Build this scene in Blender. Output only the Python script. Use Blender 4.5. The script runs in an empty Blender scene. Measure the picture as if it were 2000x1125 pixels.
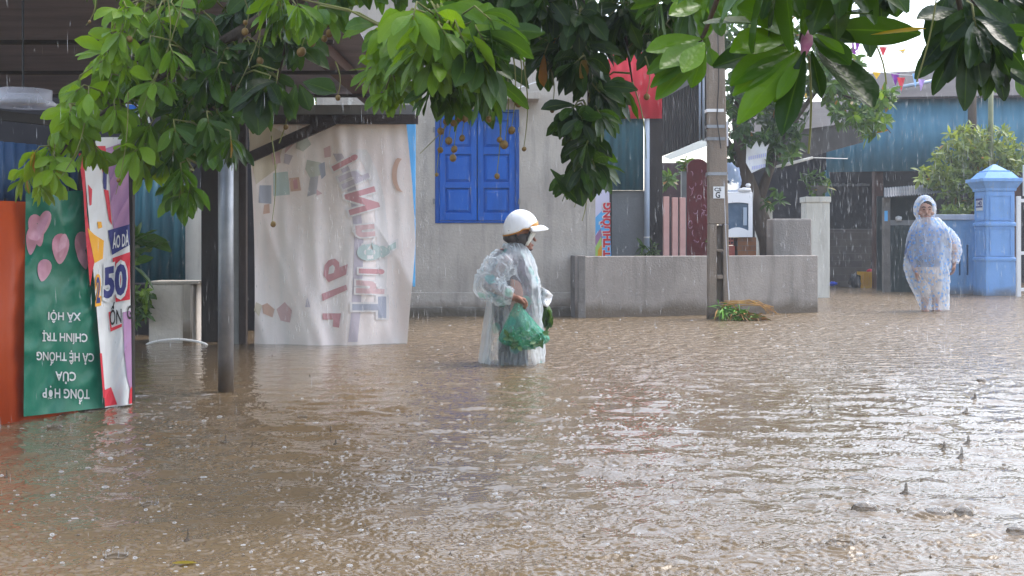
import bpy, bmesh, math, random
import numpy as np
from mathutils import Vector, Matrix, noise as mnoise
R = math.radians; HAZE = True
random.seed(7); rng = np.random.default_rng(7)
scene = bpy.context.scene; COL = scene.collection

# ------------------------------------------------------------------ camera, sky, sun, exposure
F, H, HOR = 2500.0, 0.93, 478.0           # focal length in photo pixels (2000 wide), eye height over the water, horizon row
cam = bpy.data.objects.new("Camera", bpy.data.cameras.new("Camera")); COL.objects.link(cam)
cam.location = (0, 0, H); cam.rotation_euler = (R(90), 0, 0)
cam.data.sensor_width = 36; cam.data.lens = 36*F/2000
cam.data.shift_y = -(562.5-HOR)/2000
cam.data.clip_start = .05; cam.data.clip_end = 600
scene.camera = cam
world = bpy.data.worlds.new("World"); scene.world = world; world.use_nodes = True
wn, wl = world.node_tree.nodes, world.node_tree.links
sky = wn.new("ShaderNodeTexSky"); sky.sky_type = 'NISHITA'; sky.sun_disc = False
sky.sun_elevation = R(58); sky.sun_rotation = R(60); sky.air_density = 1.2; sky.dust_density = 2.5
hs = wn.new("ShaderNodeHueSaturation"); hs.inputs['Saturation'].default_value = .68
wl.new(sky.outputs[0], hs.inputs['Color']); wl.new(hs.outputs[0], wn['Background'].inputs[0])
wn['Background'].inputs[1].default_value = .15
sun = bpy.data.objects.new("sun", bpy.data.lights.new("sun", 'SUN')); COL.objects.link(sun)
sun.data.energy = 0.5; sun.data.angle = R(25); sun.data.color = (1, .97, .93)
_sd = Vector((math.sin(R(60))*math.cos(R(58)), math.cos(R(60))*math.cos(R(58)), math.sin(R(58))))
sun.rotation_euler = _sd.to_track_quat('Z', 'Y').to_euler()
scene.view_settings.view_transform = 'Standard'; scene.view_settings.look = 'None'
scene.view_settings.exposure = 1.93
scene.render.engine = 'CYCLES'
cy = scene.cycles; cy.transparent_max_bounces = 24; cy.max_bounces = 8; cy.use_denoising = True
cy.caustics_reflective = False; cy.caustics_refractive = False; cy.sample_clamp_indirect = 6

# ------------------------------------------------------------------ helpers
def P(px, py, Y): return Vector(((px-1000)*Y/F, Y, H-(py-HOR)*Y/F))
def YW(py): return F*H/(py-HOR)            # distance of a point of the water line
ORG = {}
def tag(o, label=None, cat=None, group=None, kind=None):
    if label: o['label'] = label
    if cat: o['category'] = cat
    if group: o['group'] = group
    if kind: o['kind'] = kind
    return o
def thing(name, label, cat, loc=(0, 0, 0), group=None):
    o = bpy.data.objects.new(name, None); COL.objects.link(o); o.location = loc
    o.empty_display_size = .1; ORG[o.name] = Vector(loc)
    return tag(o, label, cat, group)
def link_mesh(name, me, parent=None, loc=None):
    o = bpy.data.objects.new(name, me); COL.objects.link(o)
    if parent is not None:
        o.parent = parent; ORG[o.name] = ORG[parent.name].copy()
    else:
        o.location = loc if loc is not None else (0, 0, 0); ORG[o.name] = Vector(o.location)
    return o
def dup_child(o, parent, off):
    c = o.copy(); COL.objects.link(c); c.parent = parent; c.location = off; ORG[c.name] = ORG[parent.name].copy()
    return c

def mk(name, c1, c2=None, scale=4, rough=.7, bump=0, bscale=25, metal=0, stretch=(1, 1, 1), spots=None, spot_scale=2, spot_thr=.62, spec=.22, coat=0, streak=None, tide=None):
    m = bpy.data.materials.new(name); m.use_nodes = True
    n, l = m.node_tree.nodes, m.node_tree.links
    b = n['Principled BSDF']; b.inputs['Roughness'].default_value = rough; b.inputs['Metallic'].default_value = metal
    b.inputs['Specular IOR Level'].default_value = spec; b.inputs['Coat Weight'].default_value = coat
    b.inputs['Base Color'].default_value = (*c1, 1)
    tc = n.new('ShaderNodeTexCoord'); mp = n.new('ShaderNodeMapping'); mp.inputs['Scale'].default_value = stretch
    l.new(tc.outputs['Object'], mp.inputs[0])
    out = None
    def mixc(fac, a, bb):
        mx = n.new('ShaderNodeMix'); mx.data_type = 'RGBA'
        l.new(fac, mx.inputs[0])
        if isinstance(a, tuple): mx.inputs[6].default_value = (*a, 1)
        else: l.new(a, mx.inputs[6])
        mx.inputs[7].default_value = (*bb, 1)
        return mx.outputs[2]
    def nz(sc, det=6, ro=.6, vec=None):
        t = n.new('ShaderNodeTexNoise'); t.inputs['Scale'].default_value = sc; t.inputs['Detail'].default_value = det; t.inputs['Roughness'].default_value = ro
        l.new(vec or mp.outputs[0], t.inputs[0]); return t.outputs[0]
    def ramp(v, lo, hi):
        r = n.new('ShaderNodeMapRange'); r.inputs[1].default_value = lo; r.inputs[2].default_value = hi; r.clamp = True
        l.new(v, r.inputs[0]); return r.outputs[0]
    if c2:
        out = mixc(ramp(nz(scale), .3, .7), c1, c2)
    if streak:                             # vertical weather streaks
        mp2 = n.new('ShaderNodeMapping'); mp2.inputs['Scale'].default_value = (2.6, 2.6, .35); l.new(tc.outputs['Object'], mp2.inputs[0])
        out = mixc(ramp(nz(2.2, 5, .65, mp2.outputs[0]), .5, .8), out or c1, streak)
    if spots:
        out = mixc(ramp(nz(spot_scale, 8, .65), spot_thr, spot_thr+.03), out or c1, spots)
    if tide:                               # stained band left by the flood just over the water
        ge = n.new('ShaderNodeNewGeometry'); sz_ = n.new('ShaderNodeSeparateXYZ'); l.new(ge.outputs['Position'], sz_.inputs[0])
        ad = n.new('ShaderNodeMath'); ad.operation = 'MULTIPLY_ADD'; l.new(nz(3.5, 5, .6, ge.outputs['Position']), ad.inputs[0]); ad.inputs[1].default_value = -.28; l.new(sz_.outputs[2], ad.inputs[2])
        out = mixc(ramp(ad.outputs[0], tide[0]-.02, tide[0]-.17), out or c1, tide[1])
    if out is not None: l.new(out, b.inputs['Base Color'])
    if bump:
        bp = n.new('ShaderNodeBump'); bp.inputs['Strength'].default_value = bump; bp.inputs['Distance'].default_value = .02
        l.new(nz(bscale), bp.inputs['Height']); l.new(bp.outputs[0], b.inputs['Normal'])
    return m

class MB:
    def __init__(s): s.v = []; s.f = []; s.m = []
    def add(s, vs, fs, m=0):
        k = len(s.v); s.v += [tuple(p) for p in vs]; s.f += [tuple(i+k for i in f) for f in fs]; s.m += [m]*len(fs)
    def box(s, x0, x1, y0, y1, z0, z1, m=0):
        s.add([(x, y, z) for z in (z0, z1) for y in (y0, y1) for x in (x0, x1)],
              [(0, 2, 3, 1), (4, 5, 7, 6), (0, 1, 5, 4), (2, 6, 7, 3), (0, 4, 6, 2), (1, 3, 7, 5)], m)
    def bar(s, a, b, w, h, m=0, up=(0, 0, 1)):
        a, b = Vector(a), Vector(b); d = (b-a).normalized(); u = Vector(up)
        if abs(d.dot(u)) > .98: u = Vector((0, 1, 0))
        sx = d.cross(u).normalized(); uz = sx.cross(d).normalized(); vs = []
        for p in (a, b):
            for i, j in ((-1, -1), (1, -1), (1, 1), (-1, 1)): vs.append(p+sx*(i*w/2)+uz*(j*h/2))
        s.add(vs, [(0, 1, 2, 3), (7, 6, 5, 4), (0, 4, 5, 1), (1, 5, 6, 2), (2, 6, 7, 3), (3, 7, 4, 0)], m)
    def tube(s, pts, rad, n=8, m=0, cap=True):
        pts = [Vector(p) for p in pts]
        if not hasattr(rad, '__len__'): rad = [rad]*len(pts)
        k = len(s.v); ref = None
        for i, p in enumerate(pts):
            d = (pts[min(i+1, len(pts)-1)]-pts[max(i-1, 0)])
            d = d.normalized() if d.length > 1e-9 else Vector((0, 0, 1))
            if ref is None: ref = d.orthogonal().normalized()
            ref = (ref-d*ref.dot(d)); ref = ref.normalized() if ref.length > 1e-6 else d.orthogonal().normalized()
            c = d.cross(ref)
            for j in range(n):
                a = 2*math.pi*j/n; s.v.append(tuple(p+(ref*math.cos(a)+c*math.sin(a))*rad[i]))
        for i in range(len(pts)-1):
            for j in range(n):
                s.f.append((k+i*n+j, k+i*n+(j+1) % n, k+(i+1)*n+(j+1) % n, k+(i+1)*n+j)); s.m.append(m)
        if cap:
            s.f.append(tuple(k+j for j in reversed(range(n)))); s.m.append(m)
            s.f.append(tuple(k+(len(pts)-1)*n+j for j in range(n))); s.m.append(m)
    def prism(s, poly, y0, y1, m=0):       # poly in xz, pushed along y
        n = len(poly); s.add([(x, y0, z) for x, z in poly]+[(x, y1, z) for x, z in poly],
              [tuple(range(n)), tuple(range(2*n-1, n-1, -1))]+[(i, i+n, (i+1) % n+n, (i+1) % n) for i in range(n)], m)
    def frustum(s, c, z0, z1, r0, r1, n=4, rot=0, m=0):
        vs = []
        for z, r in ((z0, r0), (z1, r1)):
            for j in range(n):
                a = rot+2*math.pi*(j+.5)/n; vs.append((c[0]+r*math.cos(a), c[1]+r*math.sin(a), z))
        s.add(vs, [tuple(reversed(range(n))), tuple(range(n, 2*n))]+[(j, (j+1) % n, n+(j+1) % n, n+j) for j in range(n)], m)
    def ellip(s, c, r, nu=14, nv=9, m=0, nz=0):
        k = len(s.v)
        for i in range(nv+1):
            t = math.pi*i/nv
            for j in range(nu):
                a = 2*math.pi*j/nu; d = Vector((math.sin(t)*math.cos(a), math.sin(t)*math.sin(a), math.cos(t)))
                q = 1+nz*mnoise.noise(d*2.3+Vector(c)*9)
                s.v.append((c[0]+d.x*r[0]*q, c[1]+d.y*r[1]*q, c[2]+d.z*r[2]*q))
        for i in range(nv):
            for j in range(nu):
                s.f.append((k+i*nu+j, k+(i+1)*nu+j, k+(i+1)*nu+(j+1) % nu, k+i*nu+(j+1) % nu)); s.m.append(m)
    def corr(s, a, b, z0, z1, pitch=.09, amp=.012, m=0, steps=6, zslope=0):
        a, b = Vector((*a, 0)), Vector((*b, 0)); L = (b-a).length; d = (b-a)/L; nn = Vector((-d.y, d.x, 0))
        n = max(2, int(L/pitch*steps)); vs = []
        for i in range(n+1):
            p = a+d*(L*i/n)+nn*(amp*math.sin(2*math.pi*i/steps)); dz = zslope*L*i/n
            vs += [(p.x, p.y, z0+dz), (p.x, p.y, z1+dz)]
        s.add(vs, [(2*i, 2*i+2, 2*i+3, 2*i+1) for i in range(n)], m)
    def mesh(s, name, mats, org=(0, 0, 0), smooth=False):
        me = bpy.data.meshes.new(name); o = Vector(org)
        me.from_pydata([tuple(Vector(p)-o) for p in s.v], [], s.f)
        for mt in (mats if isinstance(mats, (list, tuple)) else [mats]): me.materials.append(mt)
        me.polygons.foreach_set('material_index', s.m)
        if smooth: me.polygons.foreach_set('use_smooth', [True]*len(s.f))
        me.update(); return me
    def build(s, name, mats, parent=None, loc=None, smooth=False, bevel=0, solid=0):
        org = ORG[parent.name] if parent is not None else (loc if loc is not None else (0, 0, 0))
        o = link_mesh(name, s.mesh(name, mats, org, smooth), parent, loc)
        if solid:
            md = o.modifiers.new('Solidify', 'SOLIDIFY'); md.thickness = solid; md.offset = 0
        if bevel:
            md = o.modifiers.new('Bevel', 'BEVEL'); md.width = bevel; md.segments = 2; md.limit_method = 'ANGLE'
        return o
def box_mb(*a):
    b = MB(); b.box(*a); return b

# flat lettering and shapes, laid on a surface S(px, py, off)
def text_geo(s, fat=0.0):
    cu = bpy.data.curves.new('t', 'FONT'); cu.body = s; cu.offset = fat; cu.resolution_u = 3
    o = bpy.data.objects.new('t', cu); COL.objects.link(o)
    dg = bpy.context.evaluated_depsgraph_get(); dg.update()
    me = o.evaluated_get(dg).to_mesh(); me.calc_loop_triangles()
    v = np.array([(p.co.x, p.co.y) for p in me.vertices]); t = [tuple(x.vertices) for x in me.loop_triangles]
    o.evaluated_get(dg).to_mesh_clear(); bpy.data.objects.remove(o); bpy.data.curves.remove(cu)
    return v, t
def split2d(v, t, L):
    v = [tuple(p) for p in v]; mid = {}; out = []; st = list(t)
    while st:
        a, b, c = st.pop()
        e = [(math.dist(v[a], v[b]), a, b, c), (math.dist(v[b], v[c]), b, c, a), (math.dist(v[c], v[a]), c, a, b)]
        l, i, j, k = max(e)
        if l <= L: out.append((a, b, c)); continue
        key = (min(i, j), max(i, j))
        if key not in mid:
            mid[key] = len(v); v.append(((v[i][0]+v[j][0])/2, (v[i][1]+v[j][1])/2))
        q = mid[key]; st += [(i, q, k), (q, j, k)]
    return v, out
def decal_geo(mb, v, t, S, off, L=5, m=0):
    v, t = split2d(v, t, L); mb.add([S(p[0], p[1], off) for p in v], t, m)
def text_px(s, cx, cy_, w, cap, mode='n', fat=.012, skew=0):
    """lettering centred at (cx, cy_), w long and cap tall in px; mode: n upright, r turned 180, u reads upward, um reads upward mirrored"""
    v, t = text_geo(s, fat); x0, x1 = v[:, 0].min(), v[:, 0].max()
    x = (v[:, 0]-(x0+x1)/2)*w/(x1-x0); y = (v[:, 1]-.35)*cap/.7
    if mode == 'n': q = np.stack([cx+x, cy_-y+skew*x], 1)
    elif mode == 'r': q = np.stack([cx-x, cy_+y+skew*x], 1)
    elif mode == 'u': q = np.stack([cx-y, cy_-x], 1)
    elif mode == 'um': q = np.stack([cx+y, cy_-x], 1)
    return q, t
def poly_geo(pts):
    from mathutils.geometry import tessellate_polygon
    return list(pts), [tuple(t) for t in tessellate_polygon([[Vector((p[0], p[1], 0)) for p in pts]])]
def sheet(mb, quad, S, nu=30, nv=60, m=0):    # quad TL, TR, BR, BL in px
    tl, tr, br, bl = [np.array(p, float) for p in quad]; vs = []
    for j in range(nv+1):
        for i in range(nu+1):
            u, v = i/nu, j/nv; p = (tl*(1-u)+tr*u)*(1-v)+(bl*(1-u)+br*u)*v; vs.append(S(p[0], p[1], 0))
    mb.add(vs, [(j*(nu+1)+i, (j+1)*(nu+1)+i, (j+1)*(nu+1)+i+1, j*(nu+1)+i+1) for j in range(nv) for i in range(nu)], m)
def N3(x, y, z=0): return mnoise.noise(Vector((x, y, z)))

# ------------------------------------------------------------------ materials
M = {}
M['plaster'] = mk('plaster', (.45, .41, .36), (.325, .292, .255), 1.3, .85, .35, 30, streak=(.2, .185, .17), spots=(.5, .48, .44), spot_scale=1.3, spot_thr=.64, tide=(.12, (.15, .12, .09)))
M['plinth'] = mk('plinth', (.33, .31, .28), (.22, .20, .18), 3, .85, .4, 25, streak=(.15, .14, .125), tide=(.1, (.10, .085, .065)))
M['concrete'] = mk('concrete', (.33, .295, .265), (.23, .205, .185), 1.6, .85, .45, 40, streak=(.16, .145, .13), spots=(.38, .35, .32), spot_scale=2.1, spot_thr=.66, tide=(.1, (.13, .105, .08)))
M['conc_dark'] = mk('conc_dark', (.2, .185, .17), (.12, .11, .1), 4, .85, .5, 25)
M['pole_conc'] = mk('pole_conc', (.25, .20, .155), (.18, .145, .115), 3, .85, .5, 50, streak=(.11, .09, .075), tide=(.1, (.10, .08, .06)))
M['dark'] = mk('dark_wood', (.022, .02, .02), (.045, .038, .035), 3, .7, .3, 12, stretch=(1, 1, .3))
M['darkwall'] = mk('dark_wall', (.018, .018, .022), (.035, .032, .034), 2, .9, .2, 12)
M['beam'] = mk('dark_beam', (.03, .022, .02), (.05, .035, .03), 5, .6, .3, 20)
M['brown'] = mk('brown_board', (.10, .05, .038), (.07, .036, .028), 5, .6, .2, 20)
M['roof'] = mk('old_roof_sheet', (.24, .235, .30), (.16, .155, .20), 3, .8, .3, 18, stretch=(.5, 2, 1))
M['galv'] = mk('galvanised', (.30, .31, .34), (.18, .19, .21), 6, .45, .08, 60, metal=.8, streak=(.2, .19, .18), spots=(.16, .11, .08), spot_scale=9, spot_thr=.7, tide=(.06, (.16, .12, .08)))
M['steelgrey'] = mk('grey_steel', (.22, .22, .22), (.16, .16, .16), 5, .5, .1, 30, metal=.3)
M['rust'] = mk('rust_orange_paint', (.42, .058, .007), (.28, .034, .006), 3, .5, .2, 14, streak=(.2, .035, .012), stretch=(1, 1, .4))
M['bluesheet'] = mk('blue_sheet', (.03, .075, .17), (.024, .055, .12), 2, .45, .1, 20, streak=(.02, .035, .07))
M['teal'] = mk('teal_sheet', (.045, .17, .25), (.035, .13, .19), 2, .5, .1, 20, streak=(.07, .13, .16))
M['tealdark'] = mk('teal_dark_sheet', (.035, .13, .17), (.03, .10, .13), 2, .5, .1, 20, streak=(.02, .06, .08))
M['bigblue'] = mk('big_blue_sheet', (.085, .225, .325), (.065, .185, .275), 1.2, .45, .05, 20, streak=(.04, .12, .17))
M['red'] = mk('red_sheet', (.62, .035, .06), (.55, .03, .05), 2, .5)
M['shutter'] = mk('blue_shutter', (.005, .10, .44), (.006, .075, .33), 3, .55, .2, 40, streak=(.006, .055, .22), spots=(.03, .14, .42), spot_scale=5, spot_thr=.66, stretch=(1, 1, .3))
M['shutterdk'] = mk('blue_shutter_frame', (.006, .07, .30), (.006, .05, .22), 4, .5, .15, 40)
M['lightpipe'] = mk('pale_blue_pipe', (.35, .42, .52), None, rough=.4)
M['white'] = mk('white_paint', (.74, .74, .74), (.66, .66, .67), 3, .45)
M['whitepl'] = mk('white_plastic', (.8, .8, .83), None, rough=.3, coat=.3)
M['cream'] = mk('cream_paint', (.72, .71, .66), (.6, .59, .54), 2, .7, .1, 20, streak=(.4, .38, .34), spots=(.3, .28, .26), spot_scale=1.6, spot_thr=.7)
M['pillarblue'] = mk('blue_pillar_paint', (.21, .40, .74), (.18, .35, .66), 3, .55, .1, 20, streak=(.15, .28, .52), spots=(.58, .42, .3), spot_scale=2.2, spot_thr=.665, tide=(.05, (.16, .19, .24)))
M['wallblue'] = mk('blue_wall_paint', (.17, .33, .56), (.14, .28, .48), 2, .6, .1, 20, streak=(.10, .18, .3), tide=(.05, (.13, .15, .18)))
M['gate'] = mk('dark_green_gate', (.03, .05, .05), (.022, .034, .035), 2, .6, .1, 14, streak=(.05, .05, .045))
M['maroon'] = mk('maroon_paint', (.20, .028, .03), (.13, .02, .022), 4, .4, .1, 14)
M['pink'] = mk('pink_board', (.6, .36, .33), (.52, .3, .27), 6, .7)
M['pinkside'] = mk('pink_board_side', (.26, .13, .10), None)
M['yellowpl'] = mk('yellow_plastic', (.78, .42, .015), None, rough=.4)
M['black'] = mk('black_plastic', (.015, .015, .018), None, rough=.4)
M['bluecl'] = mk('blue_cloth', (.02, .07, .55), None, rough=.5)
M['bark'] = mk('bark', (.10, .075, .055), (.055, .042, .034), 8, .85, .8, 25, stretch=(1, 1, .3))
M['twig'] = mk('green_twig', (.20, .21, .06), (.13, .13, .05), 8, .6)
M['fruit'] = mk('fruit_skin', (.24, .155, .05), (.14, .085, .03), 12, .45, .3, 40)
M['lamp'] = mk('grey_lamp_plastic', (.5, .5, .54), None, rough=.3)
M['soil'] = mk('wet_soil', (.05, .038, .028), (.03, .024, .018), 6, .9, .6, 12)
def flat(name, c, rough=.55): return mk(name, c, None, rough=rough)
M['t_white'] = mk('print_white', (.66, .67, .68), (.56, .57, .60), 3, .45, .2, 12, streak=(.5, .5, .5)); M['t_green'] = mk('print_green', (.010, .17, .105), (.008, .12, .075), 3, .32, .22, 9, spec=.25, streak=(.014, .12, .08))
M['t_red'] = flat('print_red', (.55, .03, .05)); M['t_navy'] = flat('print_navy', (.035, .04, .17)); M['t_yel'] = flat('print_yellow', (.75, .36, .02))
M['t_pink'] = mk('print_pink', (.58, .34, .42), (.42, .16, .24), 5, .45); M['t_pinkd'] = mk('print_dark_pink', (.42, .16, .24), (.58, .36, .44), 6, .45); M['t_mauve'] = flat('print_mauve', (.36, .20, .36))
M['t_black'] = flat('print_black', (.02, .02, .02)); M['t_blue'] = flat('print_blue', (.03, .16, .62)); M['t_sky'] = flat('print_sky', (.12, .42, .8))
M['t_lav'] = flat('print_lavender', (.6, .6, .78)); M['t_lime'] = flat('print_lime', (.4, .6, .15)); M['t_grey'] = flat('print_grey', (.35, .35, .37)); M['t_org'] = flat('print_orange', (.7, .12, .03))

def film(name, c, fac, rough=.25, pat=None, pat_scale=14, pat_thr=.3, pat_fac=.8, transl=.4, bump=.3, edge=.35, c2=None):
    """thin plastic or cloth that lets part of the light straight through; pat = printed dots"""
    m = bpy.data.materials.new(name); m.use_nodes = True; n, l = m.node_tree.nodes, m.node_tree.links
    b = n['Principled BSDF']; b.inputs['Roughness'].default_value = rough; b.inputs['Base Color'].default_value = (*c, 1)
    tr = n.new('ShaderNodeBsdfTransparent'); tl = n.new('ShaderNodeBsdfTranslucent'); tl.inputs[0].default_value = (*c, 1)
    m1 = n.new('ShaderNodeMixShader'); m1.inputs[0].default_value = transl; l.new(b.outputs[0], m1.inputs[1]); l.new(tl.outputs[0], m1.inputs[2])
    m2 = n.new('ShaderNodeMixShader'); l.new(tr.outputs[0], m2.inputs[1]); l.new(m1.outputs[0], m2.inputs[2])
    l.new(m2.outputs[0], n['Material Output'].inputs[0])
    lw = n.new('ShaderNodeLayerWeight'); lw.inputs[0].default_value = .4
    mr = n.new('ShaderNodeMapRange'); mr.inputs[3].default_value = fac; mr.inputs[4].default_value = min(1, fac+edge); l.new(lw.outputs[1], mr.inputs[0])
    tc = n.new('ShaderNodeTexCoord'); facout = mr.outputs[0]
    if pat:
        vo = n.new('ShaderNodeTexVoronoi'); vo.inputs['Scale'].default_value = pat_scale
        dn = n.new('ShaderNodeTexNoise'); dn.inputs['Scale'].default_value = pat_scale*1.6
        ad = n.new('ShaderNodeMix'); ad.data_type = 'VECTOR'; ad.inputs[0].default_value = .035
        l.new(tc.outputs['Object'], dn.inputs[0]); l.new(tc.outputs['Object'], ad.inputs[4]); l.new(dn.outputs[1], ad.inputs[5])
        l.new(ad.outputs[1], vo.inputs[0])
        lt = n.new('ShaderNodeMapRange'); lt.inputs[1].default_value = pat_thr+.05; lt.inputs[2].default_value = pat_thr-.05; lt.clamp = True
        l.new(vo.outputs[0], lt.inputs[0])
        mx = n.new('ShaderNodeMix'); mx.data_type = 'RGBA'; l.new(lt.outputs[0], mx.inputs[0]); mx.inputs[6].default_value = (*c, 1); mx.inputs[7].default_value = (*pat, 1)
        if c2:
            mz = n.new('ShaderNodeMix'); mz.data_type = 'RGBA'; l.new(vo.outputs[1], mz.inputs[0]); mz.inputs[6].default_value = (*pat, 1); mz.inputs[7].default_value = (*c2, 1); l.new(mz.outputs[2], mx.inputs[7])
        l.new(mx.outputs[2], b.inputs['Base Color']); l.new(mx.outputs[2], tl.inputs[0])
        mm = n.new('ShaderNodeMix'); mm.data_type = 'FLOAT'; l.new(lt.outputs[0], mm.inputs[0]); l.new(facout, mm.inputs[2]); mm.inputs[3].default_value = pat_fac
        facout = mm.outputs[0]
    l.new(facout, m2.inputs[0])
    if bump:
        t = n.new('ShaderNodeTexNoise'); t.inputs['Scale'].default_value = 18; t.inputs['Detail'].default_value = 4; t.inputs['Distortion'].default_value = 1.2; l.new(tc.outputs['Object'], t.inputs[0])
        bp = n.new('ShaderNodeBump'); bp.inputs['Strength'].default_value = bump; bp.inputs['Distance'].default_value = .03; l.new(t.outputs[0], bp.inputs['Height'])
        l.new(bp.outputs[0], b.inputs['Normal'])
    return m

# ------------------------------------------------------------------ setting: ground and flood water
g = MB(); gx = (-90, 90); gy = [(-40, -.5), (11, -.45), (17.4, -.09), (26, -.06), (140, -.06)]
for (y0, z0), (y1, z1) in zip(gy, gy[1:]): g.add([(gx[0], y0, z0), (gx[1], y0, z0), (gx[1], y1, z1), (gx[0], y1, z1)], [(0, 1, 2, 3)])
tag(g.build('ground', M['soil']), kind='structure')

def water_material():
    m = bpy.data.materials.new('muddy_water'); m.use_nodes = True; n, l = m.node_tree.nodes, m.node_tree.links
    b = n['Principled BSDF']; b.inputs['Roughness'].default_value = .07; b.inputs['IOR'].default_value = 1.33
    tc = n.new('ShaderNodeTexCoord')
    t = n.new('ShaderNodeTexNoise'); t.inputs['Scale'].default_value = .5; t.inputs['Detail'].default_value = 5; l.new(tc.outputs['Object'], t.inputs[0])
    mx = n.new('ShaderNodeMix'); mx.data_type = 'RGBA'; l.new(t.outputs[0], mx.inputs[0])
    mx.inputs[6].default_value = (.122, .084, .046, 1); mx.inputs[7].default_value = (.172, .122, .072, 1); l.new(mx.outputs[2], b.inputs['Base Color'])
    sp = n.new('ShaderNodeSeparateXYZ'); l.new(tc.outputs['Object'], sp.inputs[0])
    mr = n.new('ShaderNodeMapRange'); mr.interpolation_type = 'SMOOTHSTEP'; mr.inputs[1].default_value = 7.5; mr.inputs[2].default_value = 14; mr.inputs[3].default_value = .03; mr.inputs[4].default_value = .25; l.new(sp.outputs[1], mr.inputs[0])
    mq = n.new('ShaderNodeMapRange'); mq.interpolation_type = 'SMOOTHSTEP'; mq.inputs[1].default_value = -1.7; mq.inputs[2].default_value = -.6; mq.inputs[3].default_value = .2; mq.inputs[4].default_value = 1; l.new(sp.outputs[0], mq.inputs[0])
    mu = n.new('ShaderNodeMath'); mu.operation = 'MULTIPLY'; l.new(mr.outputs[0], mu.inputs[0]); l.new(mq.outputs[0], mu.inputs[1])
    mv = n.new('ShaderNodeMath'); mv.operation = 'MAXIMUM'; mv.inputs[1].default_value = .03; l.new(mu.outputs[0], mv.inputs[0]); l.new(mv.outputs[0], b.inputs['Roughness'])
    t2 = n.new('ShaderNodeTexNoise'); t2.inputs['Scale'].default_value = 65; t2.inputs['Detail'].default_value = 3; l.new(tc.outputs['Object'], t2.inputs[0])
    bp = n.new('ShaderNodeBump'); bp.inputs['Strength'].default_value = .2; bp.inputs['Distance'].default_value = .005; l.new(t2.outputs[0], bp.inputs['Height'])
    t3 = n.new('ShaderNodeTexNoise'); t3.inputs['Scale'].default_value = 9; t3.inputs['Detail'].default_value = 4; l.new(tc.outputs['Object'], t3.inputs[0])
    mw = n.new('ShaderNodeMapRange'); mw.interpolation_type = 'SMOOTHSTEP'; mw.inputs[1].default_value = 6.5; mw.inputs[2].default_value = 13; mw.inputs[4].default_value = 1; l.new(sp.outputs[1], mw.inputs[0])
    mz = n.new('ShaderNodeMath'); mz.operation = 'MULTIPLY'; l.new(mw.outputs[0], mz.inputs[0]); l.new(mq.outputs[0], mz.inputs[1])
    b2 = n.new('ShaderNodeBump'); b2.inputs["Distance"].default_value = .09; l.new(t3.outputs[0], b2.inputs['Height']); l.new(mz.outputs[0], b2.inputs['Strength']); l.new(bp.outputs[0], b2.inputs['Normal']); l.new(b2.outputs[0], b.inputs['Normal'])
    return m
M['water'] = water_material()
SPL = ((1690, 997, 62, 38, 'dome'), (1832, 1003, 66, 26, 'dome'), (1882, 1006, 46, 40, 'dome'), (1768, 965, 40, 38, 'jet'), (1640, 1066, 74, 42, 'crown'), (1877, 896, 34, 40, 'jet'), (1843, 879, 30, 30, 'jet'), (1890, 868, 34, 30, 'jet'), (1814, 836, 42, 18, 'crown'), (1727, 828, 26, 18, 'crown'), (1887, 806, 28, 18, 'jet'), (1903, 782, 34, 24, 'jet'), (1917, 745, 22, 16, 'dome'), (1985, 1042, 46, 36, 'dome'), (1766, 858, 16, 14, 'jet'), (1808, 860, 20, 10, 'dome'), (1680, 935, 60, 10, 'dome'), (1585, 805, 20, 16, 'jet'), (1690, 785, 16, 12, 'jet'), (1775, 778, 20, 10, 'dome'),
          (440, 864, 20, 26, 'jet'), (492, 874, 18, 24, 'jet'), (645, 848, 22, 28, 'jet'), (292, 988, 44, 26, 'crown'), (366, 1056, 26, 40, 'jet'), (106, 836, 34, 24, 'crown'), (168, 822, 16, 18, 'jet'), (12, 934, 20, 28, 'jet'), (655, 868, 20, 18, 'jet'), (590, 815, 24, 12, 'crown'), (226, 1090, 60, 30, 'crown'))   # larger rain splashes
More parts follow.
